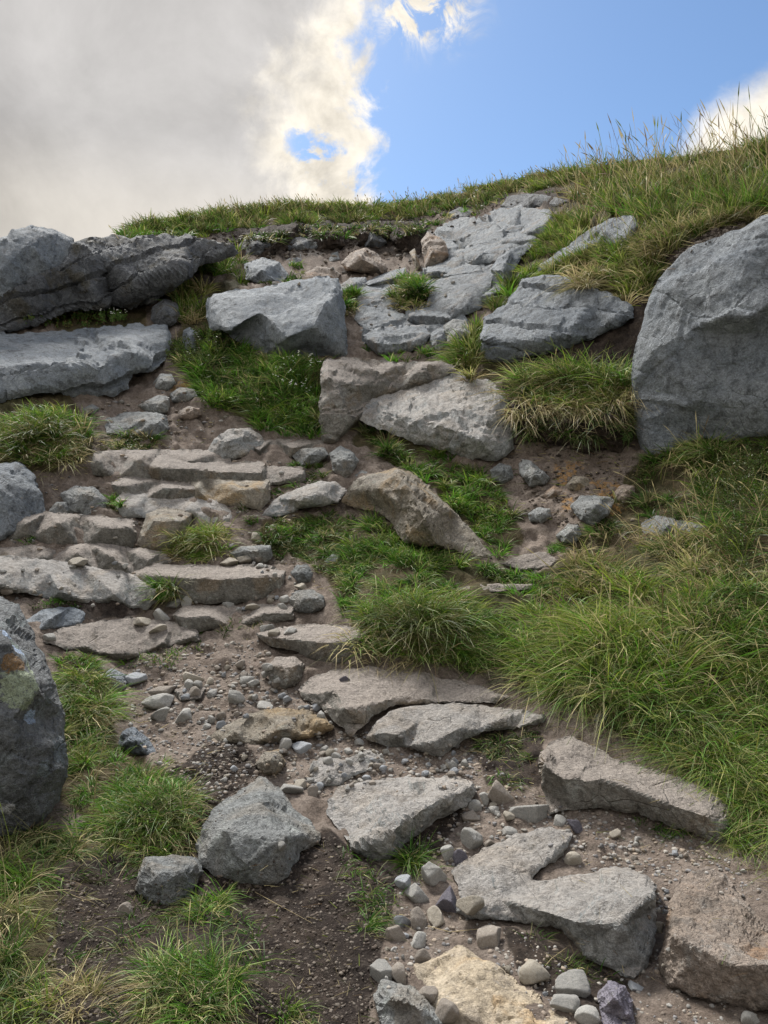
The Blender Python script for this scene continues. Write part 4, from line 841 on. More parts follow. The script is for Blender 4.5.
PZ = [  # polygon, number, radius range, where
 ([(185,675),(240,655),(268,645),(285,690),(300,710),(270,708),(225,722),(205,735),(175,715)], 50, (2.5,6.5), 'in the pebble spill below the bottom step'),
 ([(265,690),(300,690),(338,725),(368,740),(390,748),(378,785),(320,790),(285,775),(270,750),(330,732),(330,720),(290,706)], 50, (2.5,6), 'among the rocks in mid path'),
 ([(390,752),(470,752),(475,776),(400,776),(350,780),(355,775),(385,768)], 22, (2.5,5.5), 'along the back of the pale wedge rock'),
 ([(205,736),(260,746),(256,775),(215,790),(190,760)], 16, (2,4.5), 'on the soil left of the orange brown rock'),
 ([(190,598),(280,596),(285,608),(200,612)], 14, (2.5,5.5), 'on the tread of the sixth step'),
 ([(232,545),(290,560),(300,600),(288,606),(275,575),(235,566)], 12, (2.5,5), 'beside the dark fronted long step'),
 ([(475,795),(520,800),(520,830),(490,850),(470,860),(440,880),(440,850)], 14, (2.5,5), 'between the wedge rock and the trough topped slab'),
 ([(390,925),(440,905),(455,930),(440,950),(405,985),(380,985)], 14, (2.5,5), 'in the row of cobbles above the ochre slab'),
 ([(455,930),(490,948),(530,975),(560,1000),(550,1005),(500,965),(460,944)], 12, (2,5), 'along the upper edge of the ochre slab'),
 ([(560,815),(640,835),(700,860),(650,870),(580,850)], 12, (1.8,4), 'on the bare soil in front of the dark sided slab'),
 ([(0,600),(60,600),(160,565),(150,555),(60,560),(0,570)], 10, (2,4), 'on the treads at the left of the steps'),
 ([(360,290),(440,260),(450,290),(420,330),(370,330)], 10, (1.5,3.2), 'on the upper path behind the big block'),
 ([(240,262),(330,250),(360,275),(300,285),(250,285)], 10, (1.5,3), 'on the peat behind the big block'),
 ([(645,900),(672,880),(668,960),(655,975)], 8, (1.8,3.5), 'in the gap beside the brown topped boulder'),
]
NAMEC = {'cob_grey': 'grey', 'cob_tan': 'tan', 'cob_brown': 'brown', 'cob_blue': 'bluish grey'}
for zi, (poly, n, rr, where) in enumerate(PZ):
    pts = scatter(poly, n, 60 + zi); r_ = random.Random(zi)
    for i, (x, y) in enumerate(pts):
        m = r_.choices(['cob_grey', 'cob_tan', 'cob_brown', 'cob_blue'], [5, 2, 2.5, 2])[0]
        a = rr[0] + (rr[1] - rr[0]) * r_.random() ** 2
        cobble(x, y, a, a * r_.uniform(.6, .9), m, 'small loose %s pebble %s' % (NAMEC[m], where), 'small %s pebbles %s' % (NAMEC[m], where), zi * 100 + i, name='pebble', cat='pebble', mesh=r_.choice(PEBM[m]), sink=.1)
# gravel nobody could count
def gravel(name, label, polys, n, rr, mats, seed):
    pts = np.concatenate([scatter(p, max(3, int(n * w)), seed + k) for k, (p, w) in enumerate(polys)])
    r_ = np.random.default_rng(seed); b, Fc = ICO1; N_ = len(pts)
    D = Dsurf(pts[:, 0], pts[:, 1]); k = ~on_rock(pts[:, 0], pts[:, 1]) | (r_.random(N_) < .12); pts, D = pts[k], D[k]; N_ = len(pts)
    rad = (rr[0] + (rr[1] - rr[0]) * r_.random(N_) ** 3) * D / F
    sc = rad[:, None] * r_.uniform(.6, 1.15, (N_, 3)); sc[:, 2] *= .7
    vs = b[None] * (1 + .28 * r_.normal(size=(N_, len(b), 1)) * .6)
    an = r_.uniform(0, 6.28, N_); ca, sa = np.cos(an)[:, None], np.sin(an)[:, None]
    V = vs * sc[:, None]; V = np.stack([V[..., 0] * ca - V[..., 1] * sa, V[..., 0] * sa + V[..., 1] * ca, V[..., 2]], -1)
    V = V + unproj(pts[:, 0], pts[:, 1], D)[:, None]
    FF = (Fc[None] + (np.arange(N_) * len(b))[:, None, None]).reshape(-1, 3)
    pal = np.array(mats); tint = pal[r_.integers(0, len(pal), N_)] * r_.uniform(.7, 1.25, (N_, 1)); tint = np.repeat(np.concatenate([tint, np.ones((N_, 1))], 1), len(b), 0)
    o = bpy.data.objects.new(name, mesh_np(name, V.reshape(-1, 3), FF, M['grit'], {'tint': tint}, smooth=False)); link(o, label, 'gravel', None, 'stuff')
def grit_material():
    m, N, b, out = new_mat('loose_grit'); at = N.add('ShaderNodeAttribute', attribute_name='tint')
    tc = N.add('ShaderNodeTexCoord'); g = N.math('MULTIPLY_ADD', N.noise(tc.outputs['Object'], 260, 4, .7), 1.2, .4)
    N.set(b.inputs['Base Color'], N.mix(1.0, at.outputs['Color'], g, 'MULTIPLY')); N.set(b.inputs['Roughness'], .9); return m
M['grit'] = grit_material()
GP = [(.25,.24,.225), (.29,.27,.24), (.2,.165,.135), (.26,.215,.17), (.17,.165,.165)]
gravel('path_gravel', 'fine gravel and grit scattered over the bare soil of the path',
  [([(120,650),(260,640),(300,690),(340,730),(480,740),(480,790),(330,800),(300,790),(262,776),(215,805),(190,790),(120,730)], .46),
   ([(400,760),(480,750),(540,800),(640,815),(720,850),(760,900),(660,900),(560,860),(470,860),(400,900),(370,1000),(400,985)], .2),
   ([(560,815),(730,850),(770,900),(670,880),(570,855)], .05), ([(395,905),(470,915),(560,945),(600,1060),(560,1060),(480,940),(400,985)], .06), ([(650,870),(675,870),(665,980),(770,1020),(770,1060),(560,1060),(600,980)], .08),
   ([(10,500),(300,450),(300,600),(0,610)], .14), ([(100,400),(220,385),(230,440),(90,465),(40,500)], .05), ([(340,260),(460,240),(450,330),(360,330)], .06)], 7500, (.5, 3.2), GP, 5)
DP = [(.08,.064,.052), (.115,.094,.077), (.06,.048,.04), (.14,.12,.10)]
gravel('soil_crumbs', 'crumbs of dark peaty soil scattered below the arrowhead rock',
  [([(60,870),(200,880),(300,850),(330,835),(400,880),(385,940),(375,1060),(250,1060),(250,920),(200,890),(140,930),(120,1060),(30,1060)], .55), ([(100,830),(230,740),(262,775),(200,840)], .15),
   ([(500,420),(636,410),(636,540),(520,520)], .12), ([(200,235),(400,215),(560,195),(500,210),(420,260),(250,258)], .1), ([(640,300),(690,235),(760,215),(660,270)], .08)], 8000, (.6, 2.6), DP, 15)

# ------------------------------------------------------------------ grass
GREEN, BRIGHT, DARKG, YEL, STRAW, BROWN, OLIVE = (.058,.16,.017), (.11,.28,.022), (.022,.06,.011), (.21,.27,.035), (.46,.39,.21), (.17,.115,.065), (.085,.125,.028)
MIX = {
 'fresh': ([GREEN, BRIGHT, DARKG, YEL, STRAW], [4, 2.4, 2, 1.4, 1.0]),
 'bank': ([GREEN, YEL, OLIVE, STRAW, BROWN, BRIGHT, DARKG], [3, 2.3, 2, 1.3, .6, 1.4, 1.0]),
 'yellow': ([YEL, BRIGHT, GREEN, STRAW, OLIVE], [3.6, 1.6, 1.8, 1.7, 1]),
 'dull': ([GREEN, DARKG, OLIVE, STRAW, BROWN], [3, 2, 2, 1.1, .8]),
 'moor': ([OLIVE, YEL, STRAW, GREEN, BROWN], [3, 2, 1.5, 2.4, .9]),
 'straw': ([STRAW, BROWN, OLIVE, YEL], [5, 1.6, 1, 1]),
 'moss': ([BRIGHT, GREEN, DARKG], [2, 3, 2]),
}
def blade_arrays(root, dirv, L, w, droop, tint, r_, prof=(1.0, .85, .6, .06), ts=(0, .35, .7, 1.0)):
    """root (n,3), dirv (n,3) unit start direction, L (n), w (n) half width, droop (n)"""
    n = len(root); hz = dirv.copy(); hz[:, 2] = 0; hl = np.linalg.norm(hz, axis=1)[:, None]
    rn = r_.normal(size=(n, 3)); rn[:, 2] = 0
    hz = np.where(hl > .05, hz / (hl + 1e-6), rn / (np.linalg.norm(rn, axis=1)[:, None] + 1e-6))
    side = np.cross(dirv, rn / (np.linalg.norm(rn, axis=1)[:, None] + 1e-6) + hz * .3); side /= np.linalg.norm(side, axis=1)[:, None] + 1e-6
    V = []
    for t, pw in zip(ts, prof):
        c = root + (L * t)[:, None] * dirv + (L * droop * t * t)[:, None] * (hz * .55 - np.array([0, 0, .75]))
        V.append(c - side * (w * pw)[:, None]); V.append(c + side * (w * pw)[:, None])
    K = len(ts); V = np.stack(V, 1)
    f = np.array([[2 * k, 2 * k + 1, 2 * k + 3, 2 * k + 2] for k in range(K - 1)])
    Fc = (f[None] + (np.arange(n) * 2 * K)[:, None, None]).reshape(-1, 4)
    tip = np.array([STRAW]); tv = np.linspace(0, 1, K)
    T = np.stack([tint * (1 - .22 * max(0, t - .6) / .4) + tip * .22 * max(0, t - .6) / .4 for t in tv for _ in (0, 1)], 1)
    T = np.concatenate([T, np.ones(T.shape[:2] + (1,))], -1)
    return V.reshape(-1, 3), Fc, T.reshape(-1, 4)
def merge(parts):
    Vs, Fs, Ts, n = [], [], [], 0
    for V, Fc, T in parts: Vs.append(V); Fs.append(Fc + n); Ts.append(T); n += len(V)
    return np.concatenate(Vs), np.concatenate(Fs), np.concatenate(Ts)
def pick(mix, n, r_, var=.28):
    pal, wt = MIX[mix]; wt = np.array(wt) / sum(wt); c = np.array(pal)[r_.choice(len(pal), n, p=wt)]
    return c * r_.uniform(1 - var, 1 + var, (n, 1))
def tufts(cx, cy, nb, Lm, spread, mix, seed, lean=.55, droop=.5, wpx=1.0, rockok=False, downhill=.25, Lvar=.35, thin=True):
    """blades in clumps; cx, cy picture positions of the clump roots, Lm length in metres, spread clump radius in metres"""
    r_ = np.random.default_rng(seed); nc = len(cx); cx = np.asarray(cx, float); cy = np.asarray(cy, float)
    D = Dsurf(cx, cy); keep = (D < 39) & (rockok | ~on_rock(cx, cy))
    if not rockok and thin: keep &= perlin(np.stack([cx / 46, cy / 26, cx * 0 + 4.5], -1)) + .5 * perlin(np.stack([cx / 17, cy / 11, cx * 0 + 9.5], -1)) > -.14
    cx, cy, D = cx[keep], cy[keep], D[keep]; nc = len(cx)
    if nc == 0: return None
    C = unproj(cx, cy, D)
    lm = Lm * r_.uniform(1 - Lvar, 1 + Lvar * 1.3, nc); hue = r_.uniform(.5, 1.4, (nc, 1)); cl = pick(mix, nc, r_)
    tl = r_.normal(size=(nc, 2)) * .42
    idx = np.repeat(np.arange(nc), nb); n = len(idx)
    a = r_.uniform(0, 2 * np.pi, n); rr = np.sqrt(r_.random(n)); ox, oy = np.cos(a) * rr, np.sin(a) * rr
    sp = spread * r_.uniform(.6, 1.3, nc)
    slope = .55                                              # the ground climbs away from the viewer
    root = C[idx] + np.stack([ox * sp[idx], oy * sp[idx], oy * sp[idx] * slope - .015], -1)
    wild = 1 + 1.6 * (r_.random((n, 1)) < .22)
    d = np.stack([ox * lean + tl[idx, 0] * .8, oy * lean + tl[idx, 1] * .8 - downhill, np.ones(n)], -1) + r_.normal(size=(n, 3)) * np.array([.24, .24, .1]) * wild
    d /= np.linalg.norm(d, axis=1)[:, None]
    L = lm[idx] * r_.uniform(.45, 1.15, n); w = np.maximum(.0016, wpx * .5 * D[idx] / F) * r_.uniform(.7, 1.2, n)
    tint = (pick(mix, n, r_) * .6 + cl[idx] * .4) * hue[idx]
    return blade_arrays(root, d, L, w, droop * r_.uniform(.3, 1.5, n), tint, r_)
def poly_tufts(poly, nc, nb, Lm, spread, mix, seed, **k):
    p = scatter(poly, nc, seed); return tufts(p[:, 0], p[:, 1], nb, Lm, spread, mix, seed + 1, **k)
def grass_obj(name, label, cat, parts, kind='thing', group=None, mat='blade', parent=None):
    parts = [p for p in parts if p is not None]; V, Fc, T = merge(parts)
    org = np.zeros(3) if kind == 'stuff' or parent is not None else np.array([V[:, 0].mean(), V[:, 1].mean(), V[:, 2].min()])
    if parent is not None: org = np.array(parent.location)
    o = bpy.data.objects.new(name, mesh_np(name, V - org, Fc, M[mat], {'tint': T}))
    if parent is None: o.location = org
    link(o, label, cat, group, kind if parent is None else None, parent); return o

BANK = [(512,645),(540,602),(580,562),(640,545),(700,530),(850,520),(850,880),(790,850),(755,815),(735,792),(690,765),(640,738),(590,712),(550,690),(520,672)]
EDGE = [(512,650),(560,640),(640,680),(700,720),(760,770),(850,830),(850,885),(790,850),(755,815),(735,792),(690,767),(640,742),(590,716),(550,694),(520,676)]
grass_obj('bank_grass', 'long mixed green and straw coloured grass covering the right bank', 'grass', [
  poly_tufts(BANK, 520, 36, .22, .045, 'bank', 11, droop=.7, lean=.7, wpx=1.2), poly_tufts(BANK, 160, 22, .17, .06, 'straw', 12, droop=1.1, lean=1.0),
  poly_tufts(EDGE, 240, 40, .23, .05, 'bank', 13, droop=1.0, lean=.8, downhill=.6),
  poly_tufts([(520,650),(560,600),(640,570),(700,600),(690,690),(620,700),(560,680)], 130, 38, .25, .05, 'yellow', 15, droop=.55, lean=.7, wpx=1.2),
  poly_tufts([(700,600),(850,560),(850,760),(760,740),(700,680)], 130, 40, .22, .05, 'fresh', 17, droop=.6),
  poly_tufts([(560,560),(640,520),(720,520),(720,620),(600,620)], 120, 30, .24, .06, 'straw', 19, droop=.8), poly_tufts([(590,555),(640,525),(700,540),(710,620),(640,640)], 90, 26, .16, .07, 'dull', 20, droop=1.0, lean=1.0)], 'stuff')
grass_obj('bank_grass', 'sparser dull grass between the huge boulder and the long bank grass', 'grass', [
  poly_tufts([(575,548),(640,470),(650,455),(700,442),(850,425),(850,540),(700,545),(600,575)], 330, 34, .15, .045, 'dull', 21, droop=.7),
  poly_tufts([(650,455),(850,430),(850,520),(690,500)], 120, 34, .2, .045, 'bank', 23, droop=.6),
  poly_tufts([(560,560),(700,520),(720,560),(600,590)], 60, 26, .15, .05, 'straw', 25, droop=.8)], 'stuff')
grass_obj('low_bank_grass', 'soft bright green grass in front of the tapering boulder', 'grass', [
  poly_tufts([(335,600),(345,545),(372,522),(420,548),(480,565),(560,582),(540,612),(520,662),(470,668),(420,652),(380,656),(360,632)], 420, 46, .12, .04, 'fresh', 31, droop=.75),
  poly_tufts([(345,560),(372,522),(430,552),(480,570),(450,585),(380,570)], 90, 46, .14, .04, 'fresh', 33, droop=.6),
  poly_tufts([(420,650),(470,660),(520,660),(545,640),(560,600),(470,610)], 110, 42, .16, .045, 'bank', 35, droop=.9)], 'stuff')
grass_obj('slope_grass', 'grass growing between the great step slab and the tapering boulder', 'grass', [
  poly_tufts([(345,442),(365,428),(430,447),(480,470),(500,490),(522,530),(500,556),(480,545),(455,510),(430,485),(400,468),(380,458)], 170, 40, .14, .04, 'fresh', 41, droop=.7),
  poly_tufts([(345,435),(380,425),(430,448),(440,470),(380,455)], 50, 40, .16, .04, 'dull', 43, droop=.6)], 'stuff')
grass_obj('slope_grass', 'grass strip running down between the upper path and the wide slab', 'grass', [
  poly_tufts([(455,372),(468,332),(500,300),(520,275),(545,264),(600,242),(625,247),(634,300),(600,290),(560,276),(520,283),(490,318),(478,360),(478,380)], 260, 40, .24, .05, 'yellow', 45, droop=.5, downhill=.35),
  poly_tufts([(560,275),(620,250),(634,305),(600,292)], 70, 36, .22, .05, 'straw', 47, droop=.9)], 'stuff')
grass_obj('hill_grass', 'tall seeding grass over the upper right hillside', 'grass', [
  poly_tufts([(525,262),(560,222),(575,192),(600,168),(680,160),(850,130),(850,215),(740,224),(690,238),(660,270),(640,298),(636,250),(610,216),(560,252)], 620, 36, .24, .07, 'moor', 51, droop=.45, thin=False, wpx=.9),
  poly_tufts([(590,200),(640,170),(760,150),(850,140),(850,200),(720,215),(650,240)], 200, 34, .32, .07, 'bank', 53, droop=.4, wpx=.9),
  poly_tufts([(520,262),(560,225),(600,215),(560,255)], 70, 34, .2, .06, 'yellow', 55, droop=.5, thin=False, wpx=.9),
  poly_tufts([(640,290),(660,255),(700,230),(770,215),(700,222),(650,240)], 90, 28, .24, .06, 'straw', 57, droop=1.1, wpx=.9)], 'stuff')
grass_obj('ridge_grass', 'short moorland grass along the skyline ridge', 'grass', [
  poly_tufts([(95,243),(140,226),(180,216),(250,205),(384,201),(440,196),(520,178),(610,166),(620,178),(560,186),(500,199),(440,212),(400,221),(330,228),(240,228),(200,237),(110,240)], 900, 26, .19, .12, 'moor', 61, droop=.5, Lvar=.75, thin=False, wpx=.9),
  poly_tufts([(100,242),(140,226),(230,214),(230,228),(190,236)], 140, 26, .2, .12, 'fresh', 63, droop=.5, thin=False, wpx=.9),
  poly_tufts([(236,238),(300,228),(400,222),(424,228),(420,240),(300,238),(240,248)], 70, 24, .22, .1, 'dull', 66, droop=1.2, rockok=True, downhill=.6, thin=False),
  poly_tufts([(430,205),(490,212),(490,228),(430,240)], 50, 22, .13, .1, 'fresh', 65, droop=.5, wpx=.9),
  poly_tufts([(260,228),(400,222),(430,205),(570,190),(540,200),(440,222),(350,250),(260,240)], 90, 20, .16, .1, 'dull', 67, droop=.7, wpx=.9)], 'stuff')
grass_obj('slope_grass', 'straw and green grass around the right end of the layered outcrop', 'grass', [
  poly_tufts([(165,302),(200,264),(225,247),(250,250),(250,280),(215,295),(200,322),(175,332)], 130, 36, .3, .07, 'bank', 71, droop=.5),
  poly_tufts([(165,302),(200,275),(215,290),(190,330),(172,330)], 60, 30, .28, .07, 'straw', 73, droop=.7),
  poly_tufts([(236,250),(260,260),(310,268),(300,284),(250,285)], 36, 30, .14, .07, 'fresh', 75, droop=.6)], 'stuff')
grass_obj('slope_grass', 'lush green grass below the big block', 'grass', [
  poly_tufts([(170,347),(200,330),(230,337),(260,360),(322,363),(322,440),(280,436),(240,416),(210,402),(190,372)], 300, 40, .22, .06, 'fresh', 81, droop=.65, thin=False),
  poly_tufts([(205,390),(250,385),(290,420),(270,432),(230,412)], 60, 36, .18, .06, 'dull', 83, droop=.8)], 'stuff')
grass_obj('step_side_grass', 'dull thin grass on the soil bank right of the steps', 'grass', [
  poly_tufts([(235,502),(270,472),(295,463),(330,460),(335,472),(300,486),(270,502),(255,526)], 80, 30, .09, .035, 'dull', 85, droop=.8),
  poly_tufts([(262,522),(340,512),(360,522),(345,590),(310,562),(285,560),(262,550)], 150, 32, .10, .035, 'dull', 87, droop=.8),
  poly_tufts([(270,530),(330,520),(330,545),(290,550)], 40, 32, .11, .035, 'fresh', 88, droop=.8)], 'stuff')
grass_obj('sparse_path_grass', 'sparse short grass rooted in bare path soil', 'grass', [
  poly_tufts([(30,598),(78,603),(72,614),(34,611)], 12, 22, .06, .03, 'moss', 91), poly_tufts([(118,662),(150,656),(172,650),(178,641),(192,641),(172,666),(130,670)], 22, 20, .06, .03, 'fresh', 92),
  poly_tufts([(188,632),(240,626),(248,640),(200,652)], 16, 18, .06, .03, 'dull', 93), poly_tufts([(478,738),(540,728),(548,760),(537,792),(500,782),(480,760)], 60, 26, .05, .03, 'dull', 94, droop=.9),
  poly_tufts([(518,930),(560,940),(580,962),(640,985),(600,1000),(560,970)], 26, 22, .05, .025, 'dull', 95), poly_tufts([(625,812),(690,832),(680,842),(630,824)], 16, 18, .05, .025, 'moss', 96),
  poly_tufts([(55,840),(130,855),(190,900),(150,960),(60,1000),(40,940)], 60, 22, .07, .03, 'dull', 97, droop=.9), poly_tufts([(370,345),(430,350),(470,362),(440,362),(360,360)], 22, 24, .13, .05, 'fresh', 98),
  poly_tufts([(40,526),(15,542),(30,545),(48,535)], 8, 22, .05, .03, 'moss', 99), poly_tufts([(200,610),(285,625),(275,632),(205,640)], 12, 18, .05, .03, 'dull', 100),
  poly_tufts([(340,845),(385,865),(440,865),(400,900),(350,900)], 22, 22, .08, .03, 'fresh', 102, droop=.9)], 'stuff')
grass_obj('hanging_turf', 'dead grass and roots hanging over the face of the peat bank', 'hanging grass', [
  poly_tufts([(500,405),(560,398),(634,384),(634,410),(560,420),(510,418)], 70, 30, .16, .06, 'straw', 105, droop=1.7, downhill=.9, rockok=True),
  poly_tufts([(500,412),(560,405),(634,400),(634,440),(560,440),(510,434)], 60, 22, .11, .06, 'dull', 107, droop=1.7, downhill=1.0, rockok=True)], 'stuff')
grass_obj('foreground_grass', 'grass filling in around the tussocks beside the lichen boulder', 'grass', [
  poly_tufts([(58,650),(98,655),(115,700),(120,748),(155,757),(200,800),(198,850),(140,866),(80,845),(58,800),(66,700)], 150, 40, .10, .03, 'fresh', 171, droop=.75),
  poly_tufts([(58,650),(98,655),(115,700),(120,748),(155,757),(200,800),(198,850),(140,866),(80,845),(58,800),(66,700)], 60, 30, .10, .03, 'dull', 173, droop=.9),
  poly_tufts([(-60,835),(60,832),(80,860),(50,900),(40,950),(60,1000),(30,1060),(-60,1060)], 36, 36, .11, .035, 'bank', 175, droop=.8),
  poly_tufts([(130,935),(205,890),(255,915),(260,1000),(250,1060),(100,1060),(120,1000)], 36, 34, .08, .03, 'dull', 177, droop=.9)], 'stuff')
grass_obj('hill_grass', 'moorland grass covering the slope to either side of the path', 'grass', [
  poly_tufts([(-480,300),(-90,260),(-95,1100),(-480,1100)], 700, 30, .2, .07, 'bank', 181, droop=.8, wpx=1.6, thin=False),
  poly_tufts([(850,200),(1200,150),(1200,1100),(900,1100),(850,900)], 700, 30, .2, .07, 'bank', 183, droop=.8, wpx=1.6, thin=False)], 'stuff')
# dry stems and dead blades lying about
def litter(poly, n, L, seed, mix='straw'):
    p = scatter(poly, n, seed); r_ = np.random.default_rng(seed); D = Dsurf(p[:, 0], p[:, 1]); k = (D < 39) & (~on_rock(p[:, 0], p[:, 1]) | (r_.random(len(p)) < .1)); p, D = p[k], D[k]; n = len(p)
    a = r_.uniform(0, 6.28, n); d = np.stack([np.cos(a), np.sin(a) * .8, np.sin(a) * .25 + r_.uniform(.02, .25, n)], -1); d /= np.linalg.norm(d, axis=1)[:, None]
    return blade_arrays(unproj(p[:, 0], p[:, 1], D - .006), d, L * r_.uniform(.4, 1.2, n), np.maximum(.0009, .3 * D / F) * r_.uniform(.6, 1.1, n), r_.uniform(-.2, .5, n), pick(mix, n, r_), r_)
grass_obj('dead_grass', 'dead straw blades strewn over soil and the feet of the tussocks', 'dead grass', [
  litter([(60,860),(200,880),(320,840),(400,880),(380,1060),(20,1060)], 420, .05, 201), litter([(510,670),(600,720),(700,780),(800,900),(740,880),(640,800),(540,720)], 420, .07, 202),
  litter(BANK, 900, .14, 203), litter([(60,650),(120,680),(220,760),(180,860),(60,830)], 260, .06, 204), litter([(560,820),(760,870),(760,1000),(560,980)], 160, .05, 205),
  litter([(235,502),(300,465),(360,510),(340,600),(262,550)], 240, .06, 206), litter([(500,410),(636,395),(650,545),(520,520)], 300, .12, 207), litter([(0,470),(220,400),(230,440),(60,500)], 160, .06, 208),
  litter([(600,240),(760,210),(700,240),(640,310)], 240, .18, 209), litter([(470,735),(545,730),(540,800),(480,790)], 120, .06, 210)], 'stuff', mat='straw')

# ------------------------------------------------------------------ separate tussocks: each one a thing, its dead blades a part
def spots(px, py, rx, ry, n, seed):
    r_ = np.random.default_rng(seed); a = r_.uniform(0, 6.28, n); q = np.sqrt(r_.random(n)); return px + np.cos(a) * q * rx, py + np.sin(a) * q * ry
def tussock(label, px, py, rx, ry, Lpx, nc, nb, mix, seed, dead=.18, cat='grass tussock', group='grass tussocks beside the path', lean=.8, droop=.7, stems=0, rockok=True, name='grass_tussock', downhill=.25):
    D = float(Dsurf(px, py)); L = Lpx * D / F; sp = max(rx, 6) * .28 * D / F
    x, y = spots(px, py, rx, ry, nc, seed)
    o = grass_obj(name, label, cat, [tufts(x, y, nb, L, sp, mix, seed, lean=lean, droop=droop, rockok=rockok, downhill=downhill)], group=group)
    if dead:
        x, y = spots(px, py + ry * .25, rx, ry, max(3, int(nc * .6)), seed + 5)
        grass_obj('dead_blades', None, None, [tufts(x, y, max(4, int(nb * dead * 1.6)), L * .7, sp * 1.3, 'straw', seed + 6, lean=1.0, droop=1.2, rockok=rockok, downhill=.4)], mat='straw', parent=o)
    if stems:
        r_ = np.random.default_rng(seed + 9); x, y = spots(px, py, rx, ry, stems, seed + 8); D_ = Dsurf(x, y)
        d = np.stack([r_.normal(size=stems) * .3, r_.normal(size=stems) * .3, np.ones(stems)], -1); d /= np.linalg.norm(d, axis=1)[:, None]
        V = blade_arrays(unproj(x, y, D_), d, L * r_.uniform(1.2, 1.9, stems), np.maximum(.0010, .28 * D_ / F), r_.uniform(0, .35, stems), pick('straw', stems, r_), r_, prof=(1, .9, .8, 1.9, .2), ts=(0, .4, .78, .86, 1.0))
        grass_obj('seed_stems', None, None, [V], mat='straw', parent=o)
    return o
TU = [
 ('bright green tuft at the right end of the very wide slab step', 165,592,13,9,24,14,40,'fresh',301),
 ('tiny green tuft on the edge of the third step', 113,505,8,6,13,7,36,'fresh',302),
 ('yellowish green tuft spilling over the pale tread slab', 200,545,27,14,26,30,44,'yellow',303),
 ('wispy grass beside the half hidden greenish cobble', 372,905,20,14,26,9,22,'fresh',304),
 ('short green tuft in the shade under the pale wedge rock', 414,862,12,7,32,9,38,'fresh',305),
 ('bright little tuft on the dark soil left of the bluish egg cobble', 364,928,8,8,22,6,34,'fresh',306),
 ('large foreground tussock at the bottom left with straw stems', 190,992,46,32,44,30,56,'fresh',307),
 ('fine green tuft below the grey flat rock beside the arrowhead rock', 212,912,20,14,30,12,48,'fresh',308),
 ('low green mound of grass left of the arrowhead rock', 152,815,44,30,26,60,56,'fresh',309),
 ('long grass strip against the right side of the lichen boulder', 84,715,18,52,30,46,52,'bank',310),
 ('grass clump sprouting in front of the lichen boulder', 42,848,34,14,34,16,48,'dull',311),
 ('pale straggling grass clump cut by the left edge', 6,885,22,34,46,16,46,'bank',312),
 ('green clump in the bottom left corner', 8,985,24,36,44,16,50,'dull',313),
 ('drooping brownish tuft at the bottom edge left of the big tussock', 78,1000,24,18,34,10,42,'straw',314),
 ('shaggy rounded hummock of grass at the left of the low bank', 408,628,58,26,36,46,60,'bank',315),
 ('arching yellow green tussock at the left end of the right bank', 572,655,52,32,50,42,56,'yellow',316),
 ('drooping fan of straw coloured grass on top of the wide slab', 586,284,14,5,32,14,60,'straw',317),
 ('shaggy hummock on the left below the cracked slab', 40,440,46,24,24,50,60,'bank',318),
 ('low green turf patch below the flat grey slab on the left', 132,441,24,8,11,26,40,'dull',319),
 ('steep grassy hummock in the middle of the upper path', 410,294,18,14,16,34,44,'fresh',320),
 ('little grass patch at the right corner of the big block', 351,302,6,12,14,22,44,'fresh',321),
 ('straw and green tuft at the left end of the wide slab', 468,362,12,16,32,20,46,'yellow',322),
 ('shaggy grass cap on the dark peat bank', 570,388,58,16,34,70,50,'bank',323),
 ('spiky bright green tuft on the right bank near the right edge', 727,605,20,14,40,10,52,'fresh',324),
 ('tuft of green grass at the bottom edge right of the big tussock', 300,1018,28,14,22,12,40,'fresh',325),
 ('small mossy tuft beside the flat slab in the soil', 560,550,9,5,12,7,40,'moss',326),
 ('upright green tuft under the huge boulder', 705,462,24,14,34,16,48,'fresh',327),
 ('straw tinted clump at the lower right end of the bank', 755,830,20,30,36,18,50,'bank',328),
 ('grass tuft in the dark hollow below the two lobed slab', 497,745,16,10,14,12,30,'dull',329),
]
for t in TU:
    st = {307: 9, 316: 10, 312: 6, 323: 8, 327: 6}.get(t[9], 0)
    tussock(*t, stems=st, dead=0 if t[8] in ('straw', 'moss') else .42, droop=1.3 if t[9] == 317 else .8, lean=1.1 if t[9] == 317 else .5)

# tall flowering grass against the sky
def stalks(pts, Lm, seed, mix='straw', wpx=.45, lean=.25):
    r_ = np.random.default_rng(seed); x, y = pts[:, 0], pts[:, 1]; D = Dsurf(x, y); k = D < 39; x, y, D = x[k], y[k], D[k]; n = len(x)
    d = np.stack([r_.normal(size=n) * lean - .12, r_.normal(size=n) * lean, np.ones(n)], -1); d /= np.linalg.norm(d, axis=1)[:, None]
    return blade_arrays(unproj(x, y, D), d, Lm * r_.uniform(.5, 1.15, n), wpx * .5 * D / F, r_.uniform(0, .4, n), pick(mix, n, r_), r_, prof=(1, .8, .6, 2.0, 1.2, .2), ts=(0, .4, .78, .84, .93, 1.0))
grass_obj('seeding_grass', 'thin seed stalks standing above the skyline grass', 'seeding grass', [
  stalks(scatter([(560,190),(600,170),(680,162),(850,140),(850,190),(650,215),(580,230)], 520, 401), .85, 402, wpx=.6), stalks(scatter([(560,215),(600,200),(620,235),(570,255)], 70, 403), .45, 404),
  stalks(scatter([(110,240),(250,207),(440,197),(560,175),(560,184),(440,206),(250,218),(120,240)], 330, 405), .40, 406, wpx=.5),
  stalks(scatter([(600,240),(700,225),(760,212),(650,262)], 60, 407), .45, 408)], 'stuff', mat='straw')
